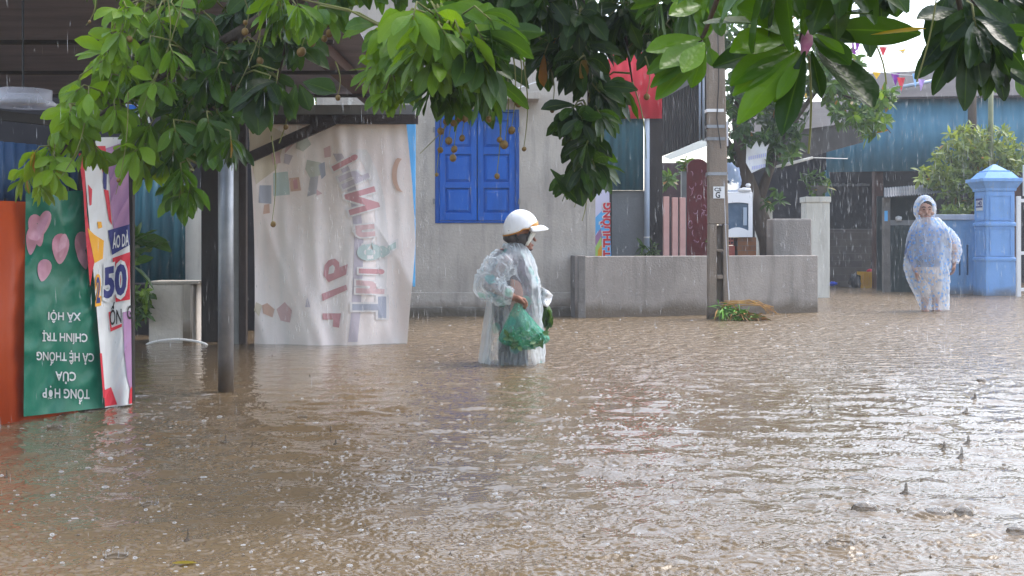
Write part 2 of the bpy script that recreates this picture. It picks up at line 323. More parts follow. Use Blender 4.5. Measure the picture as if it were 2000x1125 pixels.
def build_water():
    ny, nx = 900, 1000
    py = np.linspace(1290, 558, ny); Y = F*H/(py-HOR)
    s = np.linspace(-.7, .7, nx)
    X = s[None, :]*Y[:, None]; YY = np.repeat(Y[:, None], nx, 1); Z = np.zeros_like(X)
    for k in range(90):                    # wind ripple
        lam = math.exp(rng.uniform(math.log(.03), math.log(.45))); a = math.pi/2+rng.normal(0, 1.05)
        kx, ky = 2*math.pi/lam*math.cos(a), 2*math.pi/lam*math.sin(a)
        amp = .0026*lam**.9*rng.uniform(.5, 1.3)
        fade = np.clip((lam*9/np.maximum(YY*YY/(F*.5*H), .001)), 0, 1)**.5   # cells too coarse to carry it
        near = 1 if lam > .12 else np.clip((YY-3.2)/5, .12, 1)
        Z += near*fade*amp*np.sin(kx*X+ky*YY+rng.uniform(0, 7))
    patch = .55+.45*np.sin(X*1.3+.7*np.sin(YY*.9))*np.sin(YY*.7+1.1*np.sin(X*.8)); Z *= (.75+.5*patch)
    def ring(cx, cyy, r, lam, amp, w):
        i0 = np.searchsorted(Y, cyy-r-3*w); i1 = np.searchsorted(Y, cyy+r+3*w)
        if i1 <= i0: return
        y0 = max(Y[i0], .1); j0 = int(np.clip((min((cx-r-3*w)/y0, (cx-r-3*w)/Y[min(i1, ny-1)])+.7)/1.4*(nx-1), 0, nx-1)); j1 = int(np.clip((max((cx+r+3*w)/y0, (cx+r+3*w)/Y[min(i1, ny-1)])+.7)/1.4*(nx-1)+2, 0, nx))
        if j1 <= j0: return
        d = np.hypot(X[i0:i1, j0:j1]-cx, YY[i0:i1, j0:j1]-cyy)
        Z[i0:i1, j0:j1] += amp*np.exp(-((d-r)/w)**2)*np.cos(2*math.pi*(d-r)/lam)
    for k in range(21000):
        yy = YW(rng.uniform(620, 1180)) if rng.random() < .16 else math.sqrt(rng.uniform(9, 260))
        xx = rng.uniform(-.62, .62)*yy
        r = .006+.09*rng.random()**1.7; ring(xx, yy, r, rng.uniform(.018, .042), rng.uniform(.0008, .0032)*(1.3-r*6)*min(1, .35+.11*yy), rng.uniform(.010, .026))
    for cx, cyy, r0 in ((-.0, 10.1, .3), (5.87, 18, .28), (P(441, 0, 8.1).x, 8.1, .07)):
        for q in range(4): ring(cx, cyy, r0+.09*q, .07, .0045*(1-.2*q), .04)
    for a in SPL:
        Ys = YW(a[1]); rr = a[2]*Ys/F*.42
        for q in range(3): ring((a[0]-1000)*Ys/F, Ys, rr*(1.15+.75*q), .045, .0042*(1-.25*q), .022)
    Z *= np.clip((24-YY)/12, .6, 1)
    calm = 1/(1+np.exp((X+1.25)*7))/(1+np.exp(-(YY-7.9+.9*(X+1.8))*3)); Z *= 1-.8*calm          # sheltered from the rain by the roof
    # widen sideways and towards / behind the viewer with flat margins
    Xf = np.concatenate([np.full((ny, 1), -90.), X, np.full((ny, 1), 90.)], 1); Yf = np.concatenate([YY[:, :1], YY, YY[:, :1]], 1); Zf = np.pad(Z, ((0, 0), (1, 1)))
    r0 = Xf[:1]; r1 = Xf[-1:]
    Xf = np.concatenate([r0, Xf, r1]); Yf = np.concatenate([np.full_like(r0, -40), Yf, np.full_like(r1, 140)]); Zf = np.concatenate([r0*0, Zf, r1*0])
    A, B = Xf.shape; idx = np.arange(A*B).reshape(A, B)
    q = np.stack([idx[:-1, :-1], idx[:-1, 1:], idx[1:, 1:], idx[1:, :-1]], -1).reshape(-1, 4)
    me = bpy.data.meshes.new('flood_water'); me.vertices.add(A*B); me.vertices.foreach_set('co', np.stack([Xf, Yf, Zf], -1).astype(np.float32).ravel())
    me.loops.add(q.size); me.loops.foreach_set('vertex_index', q.astype(np.int32).ravel())
    me.polygons.add(len(q)); me.polygons.foreach_set('loop_start', np.arange(0, q.size, 4, dtype=np.int32))
    me.update(calc_edges=True); me.polygons.foreach_set('use_smooth', np.ones(len(q), bool))
    me.materials.append(M['water'])
    tag(link_mesh('flood_water', me), kind='structure')
build_water()
# ------------------------------------------------------------------ left: market stall front with banners
PA = Vector((-2.626, 6.70)); PD = Vector((.397, .80))
def PL(px, py, off=0):                     # a point of the oblique stall front
    nrm = Vector((PD.y, -PD.x)).normalized(); A = PA+nrm*off
    k = (px-1000)/F; Y = (A.x*PD.y-A.y*PD.x)/(k*PD.y-PD.x)
    return P(px, py, Y)
st = thing('market_stall', 'market stall front at left of rusty orange and dark blue metal sheets on posts', 'stall', (-2.6, 6.9, 0))
def plquad(px0, px1, py0, py1, off, z0=None):
    a, b = PL(px0, 600, off), PL(px1, 600, off); z1 = PL(px0, py0).z
    return (a.x, a.y), (b.x, b.y), (PL(px0, py1).z if z0 is None else z0), z1
b = MB(); p, q, z0, z1 = plquad(-420, 152, 376, 820, 0, -.45); b.corr(p, q, z0, z1, .14, .006); b.build('orange_panel', M['rust'], st, smooth=True, solid=.012)
b = MB(); p, q, z0, z1 = plquad(-420, 152, 236, 380, -.05, 1.1); b.corr(p, q, z0, z1, .075, .012); b.build('blue_sheet', M['bluesheet'], st, smooth=True, solid=.006)
for px in (160, 253):
    b = MB(); a = PL(px, 700, -.06); b.box(a.x-.025, a.x+.025, a.y-.025, a.y+.025, -.45, 1.62); b.build('post', M['dark'], st)
b = MB(); a, c = PL(-160, 500, -.07), PL(256, 500, -.07); b.bar((a.x, a.y, 1.15), (c.x, c.y, 1.15), .03, .05); b.bar((a.x, a.y, 1.61), (c.x, c.y, 1.61), .03, .05); b.build('rail', M['dark'], st)

def S_green(px, py, off): return PL(px, py, .03+off+.036*N3(px*.014, py*.007, 3)+.016*(1-2*abs(N3(px*.03+py*.012, py*.016, 9)))+.004*N3(px*.09, py*.05, 2))
def S_white(px, py, off):
    u = (px-(160+45*(py-380)/415))/max(30, 260-(160+45*(py-380)/415)); t = .06+.026*math.sin(u*6.3+py*.004)+.016*N3(px*.03, py*.008, 21)+.008*(1-2*abs(N3(px*.05+py*.02, py*.012, 5)))
    return PL(px, py, t+off)
gb = thing('hanging_banner', 'dark green banner with pink lotus petals and upside-down white lettering on the stall', 'banner', (-2.5, 7.1, 0))
b = MB(); sheet(b, [(50, 376), (168, 372), (204, 796), (46, 814)], S_green, 24, 60); b.build('cloth', M['t_green'], gb, smooth=True)
b = MB()
for s, y, w, c in (('XÃ HỘI', 618, 64, 15), ('CHÍNH TRỊ', 659, 88, 16), ('CẢ HỆ THỐNG', 697, 112, 16), ('CỦA', 735, 40, 17), ('TỔNG HỢP', 769, 92, 18)):
    v, t = text_px(s, 126+(y-618)*.02, y, w, c, 'r', .02, -.03); decal_geo(b, v, t, S_green, .005, 4)
b.build('lettering', M['t_white'], gb)
def petal(cx, cy_, w, h, rot=0):
    pts = []
    for i in range(20):
        a = 2*math.pi*i/20; x = w*math.sin(a)*(1-.35*math.cos(a)); y = h*math.cos(a)
        pts.append((cx+x*math.cos(rot)-y*math.sin(rot), cy_+x*math.sin(rot)+y*math.cos(rot)))
    return pts
b = MB()
for i, (cx, cy_, w, h, r, m) in enumerate(((72, 450, 14, 32, -.2, 0), (84, 440, 11, 30, .35, 1), (62, 470, 11, 28, .1, 0), (118, 486, 16, 30, .05, 0), (86, 528, 13, 22, .2, 1), (158, 478, 12, 26, .1, 0), (162, 505, 9, 22, -.3, 0), (122, 480, 7, 24, .2, 1))):
    v, t = poly_geo(petal(cx, cy_, w, h, r)); decal_geo(b, v, t, S_green, .002+.0004*i, 4, m)
b.build('lotus_print', [M['t_pink'], M['t_pinkd']], gb)

wb = thing('hanging_banner', 'folded white, red and mauve banner with orange price print at the stall corner', 'banner', (-2.3, 7.35, 0))
b = MB(); sheet(b, [(160, 268), (250, 268), (258, 790), (205, 796)], S_white, 24, 80)
k = len(b.v)
b.build('cloth', M['t_white'], wb, smooth=True)
def shapes(name, lst, S, parent, mats, base=.002):
    b = MB()
    for i, (pts, m) in enumerate(lst):
        v, t = poly_geo(pts); decal_geo(b, v, t, S, base+.0003*i, 4, m)
    return b.build(name, mats, parent)
shapes('colour_print', [([(154, 300), (163, 380), (168, 470), (176, 560), (181, 528), (185, 510), (170, 420), (166, 340), (162, 300)], 0),
    ([(206, 290), (250, 275), (253, 445), (222, 452), (216, 400), (214, 350)], 1), ([(186, 285), (206, 285), (211, 330), (203, 345)], 0), ([(172, 360), (180, 370), (179, 400), (175, 402)], 0),
    ([(203, 370), (212, 372), (219, 440), (213, 430)], 0), ([(201, 320), (209, 330), (208, 372), (202, 368)], 3),
    ([(171, 445), (184, 458), (203, 470), (201, 505), (185, 514)], 2), ([(190, 433), (198, 433), (200, 444), (192, 447)], 2),
    ([(211, 450), (253, 438), (254, 478), (219, 498)], 3), ([(220, 504), (254, 492), (254, 585), (226, 590)], 0),
    ([(240, 610), (256, 606), (258, 775), (249, 740), (243, 690)], 1), ([(195, 690), (199, 690), (206, 775), (202, 778)], 0), ([(204, 762), (217, 756), (229, 790), (205, 794)], 0), ([(254, 760), (258, 755), (258, 788), (252, 789)], 0),
    ([(212, 610), (216, 608), (218, 640), (238, 632), (238, 638), (216, 648)], 0)],
    S_white, wb, [M['t_red'], M['t_mauve'], M['t_yel'], M['t_navy']])
b = MB()
for s, cx, cy_, w, c, m, f, o in (('ÁO DÀ', 236, 470, 32, 24, 0, .02, .0075), ('2', 192, 566, 12, 52, 2, .08, .008), ('50', 225, 548, 50, 60, 0, .10, .008), ('50', 225, 548, 45, 55, 1, .045, .009), ('2', 192, 566, 8, 48, 1, .03, .009), ('ỐN', 226, 619, 23, 27, 3, .02, .0075), ('G', 253, 610, 9, 26, 3, .02, .0075)):
    v, t = text_px(s, cx, cy_, w, c, 'n', f, -.22); decal_geo(b, v, t, S_white, o, 4, m)
b.build('lettering', [M['t_white'], M['t_navy'], M['t_yel'], M['t_black']], wb)
M['clear'] = film('clear_film', (.75, .8, .85), .16, .12, transl=.2, bump=.8, edge=.4)

# clear plastic lamp cover and blue and white bag under the roof
b = MB(); c = P(45, 196, 6.9)
rings = []
for r, z in ((.15, .055), (.148, .0), (.178, -.02), (.16, -.035), (.05, -.04)): rings.append([(c.x+r*math.cos(2*math.pi*j/28), c.y+r*math.sin(2*math.pi*j/28), c.z+z) for j in range(28)])
b.add([p for rr in rings for p in rr], [(i*28+j, i*28+(j+1) % 28, (i+1)*28+(j+1) % 28, (i+1)*28+j) for i in range(4) for j in range(28)])
M['dish'] = film('lamp_dish_plastic', (.62, .62, .68), .2, .2, transl=.3, bump=.1, edge=.5)
lampt = thing('lamp_cover', 'clear plastic dish-shaped lamp cover hanging under the dark roof', 'lamp cover', (c.x, c.y, c.z-.04))
b.build('dish', M['dish'], lampt, smooth=True, solid=.003)
b = MB(); b.tube([(c.x, c.y, c.z+.05), (c.x, c.y, 2.32)], .006, 6); b.build('cable', M['black'], lampt)
b = MB(); b.tube([P(92, 206, 6.95), P(132, 208, 7.05)], .012, 8); b.build('tube_lamp', M['whitepl'], lampt)
c = P(263, 224, 7.6)
bag = thing('plastic_bag', 'blue and white crumpled bag hanging from the roof behind leaves', 'bag', (c.x, c.y, c.z-.08))
def S_bag(px, py, off): return P(px, py, 7.6-off+.03*N3(px*.07, py*.06, 4))
b = MB(); sheet(b, [(246, 203), (284, 206), (294, 240), (233, 236)], S_bag, 16, 12); sheet(b, [(246, 203), (284, 206), (294, 240), (233, 236)], lambda x, y, o: S_bag(x, y, 0)+Vector((0, .1*(1-abs((x-263)/31)), 0)), 16, 12); b.build('bag_film', M['whitepl'], bag, smooth=True)
shapes('blue_print', [([(248, 204), (267, 205), (264, 222), (243, 224)], 0), ([(234, 234), (250, 226), (268, 240), (240, 246)], 1)], S_bag, bag, [M['t_blue'], M['t_sky']], .004)
b = MB(); b.tube([P(263, 204, 7.62), P(262, 130, 7.62), P(262, 20, 7.62)], .003, 5); b.build('string', M['t_grey'], bag)

# ------------------------------------------------------------------ left: open shelter with a low roof
sh = thing('roadside_shelter', 'open shelter with low weathered sheet roof, dark beams and posts over the flood', 'shelter', (-2.4, 9.5, 0))
def ZR(y): return 2.36+.012*(12.6-y)
b = MB(); y = 12.45
while y > 7.3:
    y2 = y-.68; xr = -1.0-.02*(12.6-y); z = ZR(y)
    b.add([(-8.5, y-1.4*0, z), (xr, y, z), (xr, y2, ZR(y2)+.022), (-8.5, y2, ZR(y2)+.022), (-8.5, y, z+.012), (xr, y, z+.012), (xr, y2, ZR(y2)+.034), (-8.5, y2, ZR(y2)+.034)],
          [(0, 1, 2, 3), (7, 6, 5, 4), (0, 4, 5, 1), (2, 6, 7, 3), (1, 5, 6, 2), (0, 3, 7, 4)])
    y = y2+.05
roof = b.build('roof', M['roof'], sh)
for x in (-1.47,):
    b = MB(); b.bar((x+.15, 12.3, ZR(12.3)-.055), (x, 6.7, ZR(6.7)-.055), .06 if x < -2 else .16, .10 if x < -2 else .085); b.build('rafter', M['brown'], roof)
for y in (8.6, 10.0, 11.4):
    b = MB(); b.box(-8.5, -1.2, y-.025, y+.025, ZR(y)-.13, ZR(y)-.105); b.build('purlin', M['dark'], roof)
b = MB(); b.tube([(P(441, 765, 8.1).x, 8.1, z) for z in (-.5, ZR(8.1)-.03)], .0485, 20); b.build('steel_post', M['galv'], sh, smooth=True)
a = P(474, 672, 12.05)
b = MB(); b.box(a.x-.025, a.x+.04, 12.0, 12.08, -.5, ZR(12)-.02); b.build('post', M['beam'], sh)
b = MB(); b.box(a.x-.085, a.x-.03, 12.02, 12.07, -.5, ZR(12)-.02); b.build('post', M['steelgrey'], sh)
b = MB(); a = P(408, 668, 12.2); b.box(a.x-.085, a.x+.085, 12.25, 12.42, -.5, ZR(12.3)-.02); b.build('post', M['dark'], sh)
z1, z0 = P(0, 224, 11.95).z, P(0, 242, 11.95).z
b = MB(); b.box(P(478, 0, 12).x, P(818, 0, 12).x, 11.88, 11.94, z0-.005, z1-.005); b.build('beam', M['beam'], sh)
b = MB(); b.box(P(470, 0, 12).x, P(812, 0, 12).x, 11.9, 11.97, z1, P(0, 206, 11.95).z); b.build('beam', M['steelgrey'], sh)
b = MB(); b.bar(P(478, 312, 11.86), P(652, 234, 11.86), .05, .095); b.build('brace', M['beam'], sh)

# back of the shelter
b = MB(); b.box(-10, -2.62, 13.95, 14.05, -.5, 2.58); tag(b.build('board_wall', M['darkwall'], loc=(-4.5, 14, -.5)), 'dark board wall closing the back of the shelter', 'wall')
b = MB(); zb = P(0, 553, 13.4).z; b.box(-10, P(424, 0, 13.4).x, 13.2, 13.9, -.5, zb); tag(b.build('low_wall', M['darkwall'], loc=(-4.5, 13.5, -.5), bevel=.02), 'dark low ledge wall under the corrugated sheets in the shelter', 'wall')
b = MB(); a, c = P(225, 0, 13.6), P(361, 0, 13.6); b.corr((a.x, 13.6), (c.x, 13.6), zb, P(0, 352, 13.6).z, .11, .02); tag(b.build('corrugated_fence', M['tealdark'], loc=(a.x, 13.6, zb), smooth=True, solid=.005), 'teal corrugated sheet fence standing on the dark ledge', 'fence')
a, c = P(362, 0, 13.7), P(395, 0, 13.7); b = box_mb(a.x, c.x, 13.7, 13.9, zb, P(0, 385, 13.7).z); tag(b.build('wall_panel', M['cream'], loc=(a.x, 13.7, zb)), 'narrow pale wall panel between corrugated sheets and dark post', 'wall')
# concrete tank
a, c = P(290, 548, 12.15), P(368, 668, 12.15)
tk = thing('concrete_tank', 'square weathered concrete tank with white rim under the shelter', 'tank', ((a.x+c.x)/2, 12.4, -.4))
b = MB(); b.box(a.x, c.x+.02, 12.15, 12.62, -.4, a.z-.035); b.build('body', mk('tank_render', (.62, .57, .52), (.42, .39, .35), 3, .85, .4, 20), tk, bevel=.015)
b = MB(); b.box(c.x-.05, c.x+.022, 12.142, 12.2, -.4, a.z-.036); b.build('corner_strip', M['plaster'], tk)
b = MB(); b.box(a.x-.01, c.x+.1, 12.135, 12.63, a.z-.03, a.z-.008); b.build('rim', M['plaster'], tk)
b = MB(); pts = []
for i in range(21):
    t = i/20; pts.append(P(283+124*t, 676-13*math.sin(math.pi*t)**.6, 11.95))
b.tube(pts, .012, 8); tag(b.build('hose', M['white'], loc=tuple(pts[10])), 'white hose arching out of the water before the tank', 'hose')

# ------------------------------------------------------------------ printed tarp, seen from its back
def S_tarp(px, py, off):
    v = (py-225)/447; u = (px-485)/325; k = 1-abs(2*u-1)
    y = 12.0+.07*math.sin(u*7+v*1.5)*(.3+v)+.03*math.sin(u*19-v*2.2)*v*(.4+.6*u)-.05*(1-2*abs(N3(u*4-v*1.4, v*1.1, 13)))*(.25+v)+.045*N3(u*5, v*1.6, 2)*(.2+v)+.10*math.exp(-((u-.12-.32*v**1.6)/.05)**2)*-.5*v+.06*math.exp(-((u-.62+.04*v)/.06)**2)*-v*.5+.018*N3(u*16, v*4, 7)
    return P(px, py, y-off)
tp = thing('printed_tarp', 'large white printed tarp hung backwards from the shelter beam, faded children lettering', 'tarp', tuple(P(648, 672, 12)))
M['tarp'] = mk('tarp_vinyl', (.87, .81, .79), (.79, .69, .67), 1.5, .38, .15, 9, spec=.35, streak=(.72, .70, .70))
def tarp_edge(mb):
    nu, nv = 70, 90; vs = []
    for j in range(nv+1):
        v = j/nv; py = 226+v*449
        x0 = 484+6*math.sin(v*3)+12*v; x1 = 792+20*math.sin(min(1, v*1.25)*1.9)-22*max(0, v-.55)*1.6
        for i in range(nu+1):
            px = x0+(x1-x0)*i/nu; vs.append(S_tarp(px, py, 0))
    mb.add(vs, [(j*(nu+1)+i, (j+1)*(nu+1)+i, (j+1)*(nu+1)+i+1, j*(nu+1)+i+1) for j in range(nv) for i in range(nu)])
b = MB(); tarp_edge(b); b.build('vinyl', M['tarp'], tp, smooth=True)
for nm, c in (('f_pink', (.62, .44, .45)), ('f_red', (.56, .30, .32)), ('f_teal', (.45, .54, .53)), ('f_lav', (.53, .48, .54)), ('f_grey', (.44, .43, .46)), ('f_yel', (.64, .57, .46)), ('f_org', (.62, .42, .34)), ('f_white', (.72, .69, .69)), ('f_blue', (.40, .42, .50)), ('f_green', (.50, .52, .47))):
    M[nm] = mk(nm, c, None, rough=.4)
FM = ['f_pink', 'f_red', 'f_teal', 'f_lav', 'f_grey', 'f_yel', 'f_org', 'f_white', 'f_blue', 'f_green']; FML = [M[x] for x in FM]
L = []
band = [(664, 300), (684, 340), (700, 400), (706, 470), (704, 540), (700, 610), (694, 668)]
L.append(([(x-14, y) for x, y in band]+[(x+4, y) for x, y in band[::-1]], 3))
L.append(([(x+30, y-8) for x, y in band[:-1]]+[(x+52, y-8) for x, y in band[-2::-1]], 7))
L += [([(489, 226), (560, 262), (540, 330), (500, 360), (487, 300)], 5), ([(507, 362), (530, 362), (530, 398), (505, 396)], 8), ([(534, 338), (562, 335), (566, 380), (534, 383)], 2), ([(516, 400), (526, 398), (527, 416), (514, 418)], 6),
      ([(565, 348), (584, 346), (588, 372), (568, 374)], 6), ([(572, 352), (580, 350), (582, 368), (574, 370)], 1), ([(600, 312), (628, 318), (626, 342), (606, 348), (596, 330)], 9), ([(606, 346), (622, 344), (618, 378), (600, 384)], 4), ([(618, 370), (630, 378), (618, 382)], 0),
      ([(622, 322), (634, 316), (636, 342), (628, 350)], 8), ([(556, 300), (572, 304), (564, 322), (554, 318)], 3), ([(580, 272), (600, 268), (608, 282), (592, 296), (578, 290)], 9), ([(560, 276), (575, 280), (556, 300)], 0), ([(632, 290), (645, 284), (646, 306), (634, 308)], 0), ([(530, 300), (546, 296), (548, 318), (534, 322)], 0),
      ([(596, 600), (600, 580), (606, 600)], 3), ([(512, 596), (522, 592), (536, 604), (532, 620), (514, 612)], 6), ([(540, 604), (556, 590), (570, 606), (566, 630), (548, 626)], 0), ([(500, 590), (512, 596), (506, 618), (496, 606)], 5),
      ([(630, 612), (666, 612), (662, 640), (650, 638), (651, 624), (630, 624)], 1), ([(628, 574), (676, 556), (678, 566), (630, 588)], 1),
      ([(632, 538), (634, 518), (642, 508), (654, 505), (662, 512), (663, 522), (679, 516), (676, 536), (642, 551)], 1), ([(641, 536), (643, 522), (650, 517), (654, 522), (652, 533)], 7)]
arc = []
for i in range(12):
    a = -1.2+2.7*i/11; arc.append((782-18*math.cos(a)*0.9, 340+34*math.sin(a)))
L.append((arc+[(x+9, y+2) for x, y in arc[::-1]], 6))
shapes('faded_print', L, S_tarp, tp, FML, .003)
b = MB()
for ch, px, py, sz, c, an in (('T', 722, 600, 50, 8, 0), ('h', 724, 561, 42, 0, 2), ('i', 728, 530, 40, 1, 2), ('ế', 728, 492, 44, 2, -3), ('u', 722, 450, 40, 0, -6), ('N', 708, 392, 46, 1, -16), ('h', 692, 346, 44, 3, -24), ('i', 676, 316, 44, 1, -28)):
    v, t = text_geo(ch, .03); x0, x1 = v[:, 0].min(), v[:, 0].max(); ymid = .35
    for fat, col, o in ((.11, 7, .012), (.05, c, .0128)):
        v, t = text_geo(ch, fat); x = (v[:, 0]-(x0+x1)/2)*sz*1.25; y = (v[:, 1]-ymid)*sz*1.7
        a = R(an); ux, uy = math.sin(a), -math.cos(a); vx, vy = math.cos(a), math.sin(a)
        decal_geo(b, np.stack([px+ux*x+vx*y, py+uy*x+vy*y], 1), t, S_tarp, o, 5, col)
b.build('lettering', FML, tp)
b = MB(); sheet(b, [(790, 232), (812, 234), (811, 560), (806, 560)], lambda x, y, o: P(x, y, 12.12+.03*N3(x*.05, y*.01)), 8, 40); tag(b.build('blue_cloth_strip', M['t_sky'], loc=tuple(P(805, 480, 12.1)), smooth=True, solid=.004), 'narrow sky-blue cloth strip hanging behind the tarp edge', 'cloth')

# ------------------------------------------------------------------ house with the blue shutters
HY = 16.7; X1 = P(1161, 0, HY).x
hs_ = thing('plaster_house', 'grey plastered house with a blue shuttered window', 'house', (-1, HY, -.4))
wx0, wx1, wz0, wz1 = P(850, 0, HY).x, P(1014, 0, HY).x, P(0, 436, HY).z, P(0, 214, HY).z
b = MB(); zt = 4.6
b.box(-2.55, wx0, HY, HY+.22, -.5, zt); b.box(wx1, X1, HY, HY+.22, -.5, zt); b.box(wx0, wx1, HY, HY+.22, -.5, wz0); b.box(wx0, wx1, HY, HY+.22, wz1, zt)
b.box(X1-.22, X1, HY+.22, HY+3.5, -.5, zt); b.box(-2.55, -2.33, HY+.22, HY+3.5, -.5, zt); b.box(-2.33, X1-.22, HY+3.3, HY+3.5, -.5, zt)
wall = b.build('wall', M['plaster'], hs_)
b = MB(); xs = P(1146, 0, HY).x; b.box(xs, X1+.012, HY-.012, HY, -.5, zt); b.build('corner_pilaster', M['plaster'], hs_)
b = MB(); zp = P(0, 571, HY).z; b.box(-2.55, xs-.003, HY-.03, HY-.003, -.5, zp); b.build('plinth', M['plaster'], hs_, bevel=.008)
b = MB(); zq = P(0, 600, HY).z; n = 60; vs = []
for i in range(n+1):
    x = -2.55+(xs+2.55)*i/n; z = zq+.012*N3(x*4, 1)+.006*N3(x*14, 3); vs += [(x, HY-.075, -.5), (x, HY-.075, z), (x, HY-.031, z+.006)]
b.add(vs, [f for i in range(n) for f in ((3*i, 3*i+3, 3*i+4, 3*i+1), (3*i+1, 3*i+4, 3*i+5, 3*i+2))]); b.build('footing', M['plinth'], hs_)
b = MB(); b.box(-2.6, X1+.05, HY-.25, HY+3.6, zt, zt+.12); b.build('roof_slab', M['concrete'], hs_)
b = MB(); b.box(P(872, 0, HY).x, P(1052, 0, HY).x, HY-.36, HY-.002, P(0, 194, HY-.3).z, P(0, 180, HY-.3).z); b.build('window_canopy', M['plaster'], hs_, bevel=.006)
b = MB(); a, c = P(985, 77, HY-.1), P(1075, 45, HY-.1); b.tube([P(870, 183, HY-.4), P(1000, 176, HY-.3), P(1048, 160, HY-.2)], .008, 6); b.build('cable', M['white'], hs_)
win = MB(); t = .05
win.box(wx0, wx0+t, HY-.012, HY+.1, wz0, wz1); win.box(wx1-t, wx1, HY-.012, HY+.1, wz0, wz1); win.box(wx0+t, wx1-t, HY-.012, HY+.1, wz0, wz0+.035); win.box(wx0+t, wx1-t, HY-.012, HY+.1, wz1-.04, wz1)
wo = win.build('window', M['shutterdk'], hs_, bevel=.004)
xm = (wx0+wx1)/2
for x0, x1 in ((wx0+t+.004, xm-.006), (xm+.006, wx1-t-.004)):
    b = MB(); z0, z1 = wz0+.04, wz1-.045; s = .075
    b.box(x0, x0+s, HY+.01, HY+.05, z0, z1); b.box(x1-s, x1, HY+.01, HY+.05, z0, z1); zz = [z0, z0+.40, z0+.83, z1]
    rails = [(z0, z0+.09), (z0+.42, z0+.49), (z0+.86, z0+.95), (z1-.09, z1)]
    for r0, r1 in rails: b.box(x0+s, x1-s, HY+.01, HY+.05, r0, r1)
    for (a0, a1), (b0, b1) in zip(rails, rails[1:]):
        b.box(x0+s, x1-s, HY+.042, HY+.05, a1, b0)
        b.add([(x0+s+.045, HY+.022, a1+.045), (x1-s-.045, HY+.022, a1+.045), (x1-s-.045, HY+.022, b0-.045), (x0+s+.045, HY+.022, b0-.045), (x0+s+.012, HY+.0415, a1+.012), (x1-s-.012, HY+.0415, a1+.012), (x1-s-.012, HY+.0415, b0-.012), (x0+s+.012, HY+.0415, b0-.012)], [(0, 1, 2, 3), (4, 5, 1, 0), (5, 6, 2, 1), (6, 7, 3, 2), (7, 4, 0, 3)])
    sh_ = b.build('shutter', M['shutter'], wo, bevel=.003)
for z in (wz0+.25, wz1-.3):
    for x in (wx0-.012, wx1+.0): b = MB(); b.tube([(x, HY-.02, z), (x, HY-.02, z+.07)], .011, 8); b.build('hinge', M['steelgrey'], wo)

# ------------------------------------------------------------------ low planter wall, pole, cut plants
zt = .785; pw = thing('planter_wall', 'low grey concrete planter wall along the flooded road', 'wall', (2.4, 16.8, -.4))
A, Bq, Cq = (.757, 16.66), (.842, 16.2), (P(1598, 0, 17.6).x, 17.6)
def wallseg(b, a, c, th, z0, z1):
    a, c = Vector(a), Vector(c); d = (c-a).normalized(); nn = Vector((-d.y, d.x))*th
    b.add([(p.x, p.y, z) for z in (z0, z1) for p in (a, c, c+nn, a+nn)], [(3, 2, 1, 0), (4, 5, 6, 7), (0, 1, 5, 4), (1, 2, 6, 5), (2, 3, 7, 6), (3, 0, 4, 7)])
b = MB(); wallseg(b, Bq, Cq, .12, -.5, zt); b.build('front_wall', M['concrete'], pw, bevel=.012)
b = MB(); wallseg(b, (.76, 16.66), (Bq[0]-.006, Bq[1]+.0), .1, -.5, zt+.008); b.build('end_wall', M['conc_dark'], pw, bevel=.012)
b = MB(); b.add([(Bq[0], 16.34, .7), (Cq[0]-.01, 17.74, .7), (Cq[0]-.01, 19.6, .7), (1.1, 19.6, .7)], [(0, 1, 2, 3)]); b.build('soil', M['soil'], pw)
b = MB(); b.box(Cq[0]-.12, Cq[0], 17.74, 19.7, -.5, zt-.004); b.build('side_wall', M['concrete'], pw, bevel=.012)

PY = 16.05; px_ = lambda p: P(p, 0, PY).x; pz = lambda p: P(0, p, PY).z
po = thing('utility_pole', 'tall grey concrete utility pole with slots rising in front of the planter wall', 'utility pole', (px_(1403), PY, -.4))
b = MB()
def tbox(b, xa0, xa1, xb0, xb1, z0, z1, d=.16, y=PY):
    b.add([(xa0, y-d/2, z0), (xa1, y-d/2, z0), (xa1, y+d/2, z0), (xa0, y+d/2, z0), (xb0, y-d/2, z1), (xb1, y-d/2, z1), (xb1, y+d/2, z1), (xb0, y+d/2, z1)], [(3, 2, 1, 0), (4, 5, 6, 7), (0, 1, 5, 4), (1, 2, 6, 5), (2, 3, 7, 6), (3, 0, 4, 7)])
tbox(b, px_(1383), px_(1421), px_(1377), px_(1404), pz(438), 6.2)
zb = -.5
tbox(b, px_(1381), px_(1398), px_(1383), px_(1398), zb, pz(438)-.001); tbox(b, px_(1411), px_(1424), px_(1411), px_(1421), zb, pz(438)-.001)
for y0, y1 in ((486, 492), (536, 545), (592, 760)): b.box(px_(1398), px_(1411), PY-.07, PY+.07, pz(y1), pz(y0))
b.box(px_(1398), px_(1411), PY+.05, PY+.078, pz(590), pz(440))
b.build('shaft', M['pole_conc'], po, bevel=.012)
for y, l, r in ((217, 1379, 1411), (248, 1380, 1413), (272, 1380, 1414), (340, 1381, 1417)):
    b = MB(); b.box(px_(l)-.006, px_(r)+.004, PY-.088, PY+.088, pz(y+3), pz(y-3)); b.build('clamp_band', M['galv'] if y != 217 else M['white'], po)
b = MB(); b.box(px_(1415), px_(1421), PY-.06, PY+.02, pz(286), pz(238))
for y in (244, 262, 280): b.box(px_(1409), px_(1415), PY-.03, PY+.0, pz(y+4), pz(y-3))
b.build('bracket', M['lamp'], po, bevel=.004)
b = MB(); b.box(px_(1391), px_(1413), PY-.094, PY-.083, pz(388), pz(365)); pl = b.build('number_plate', M['white'], po)
b = MB()
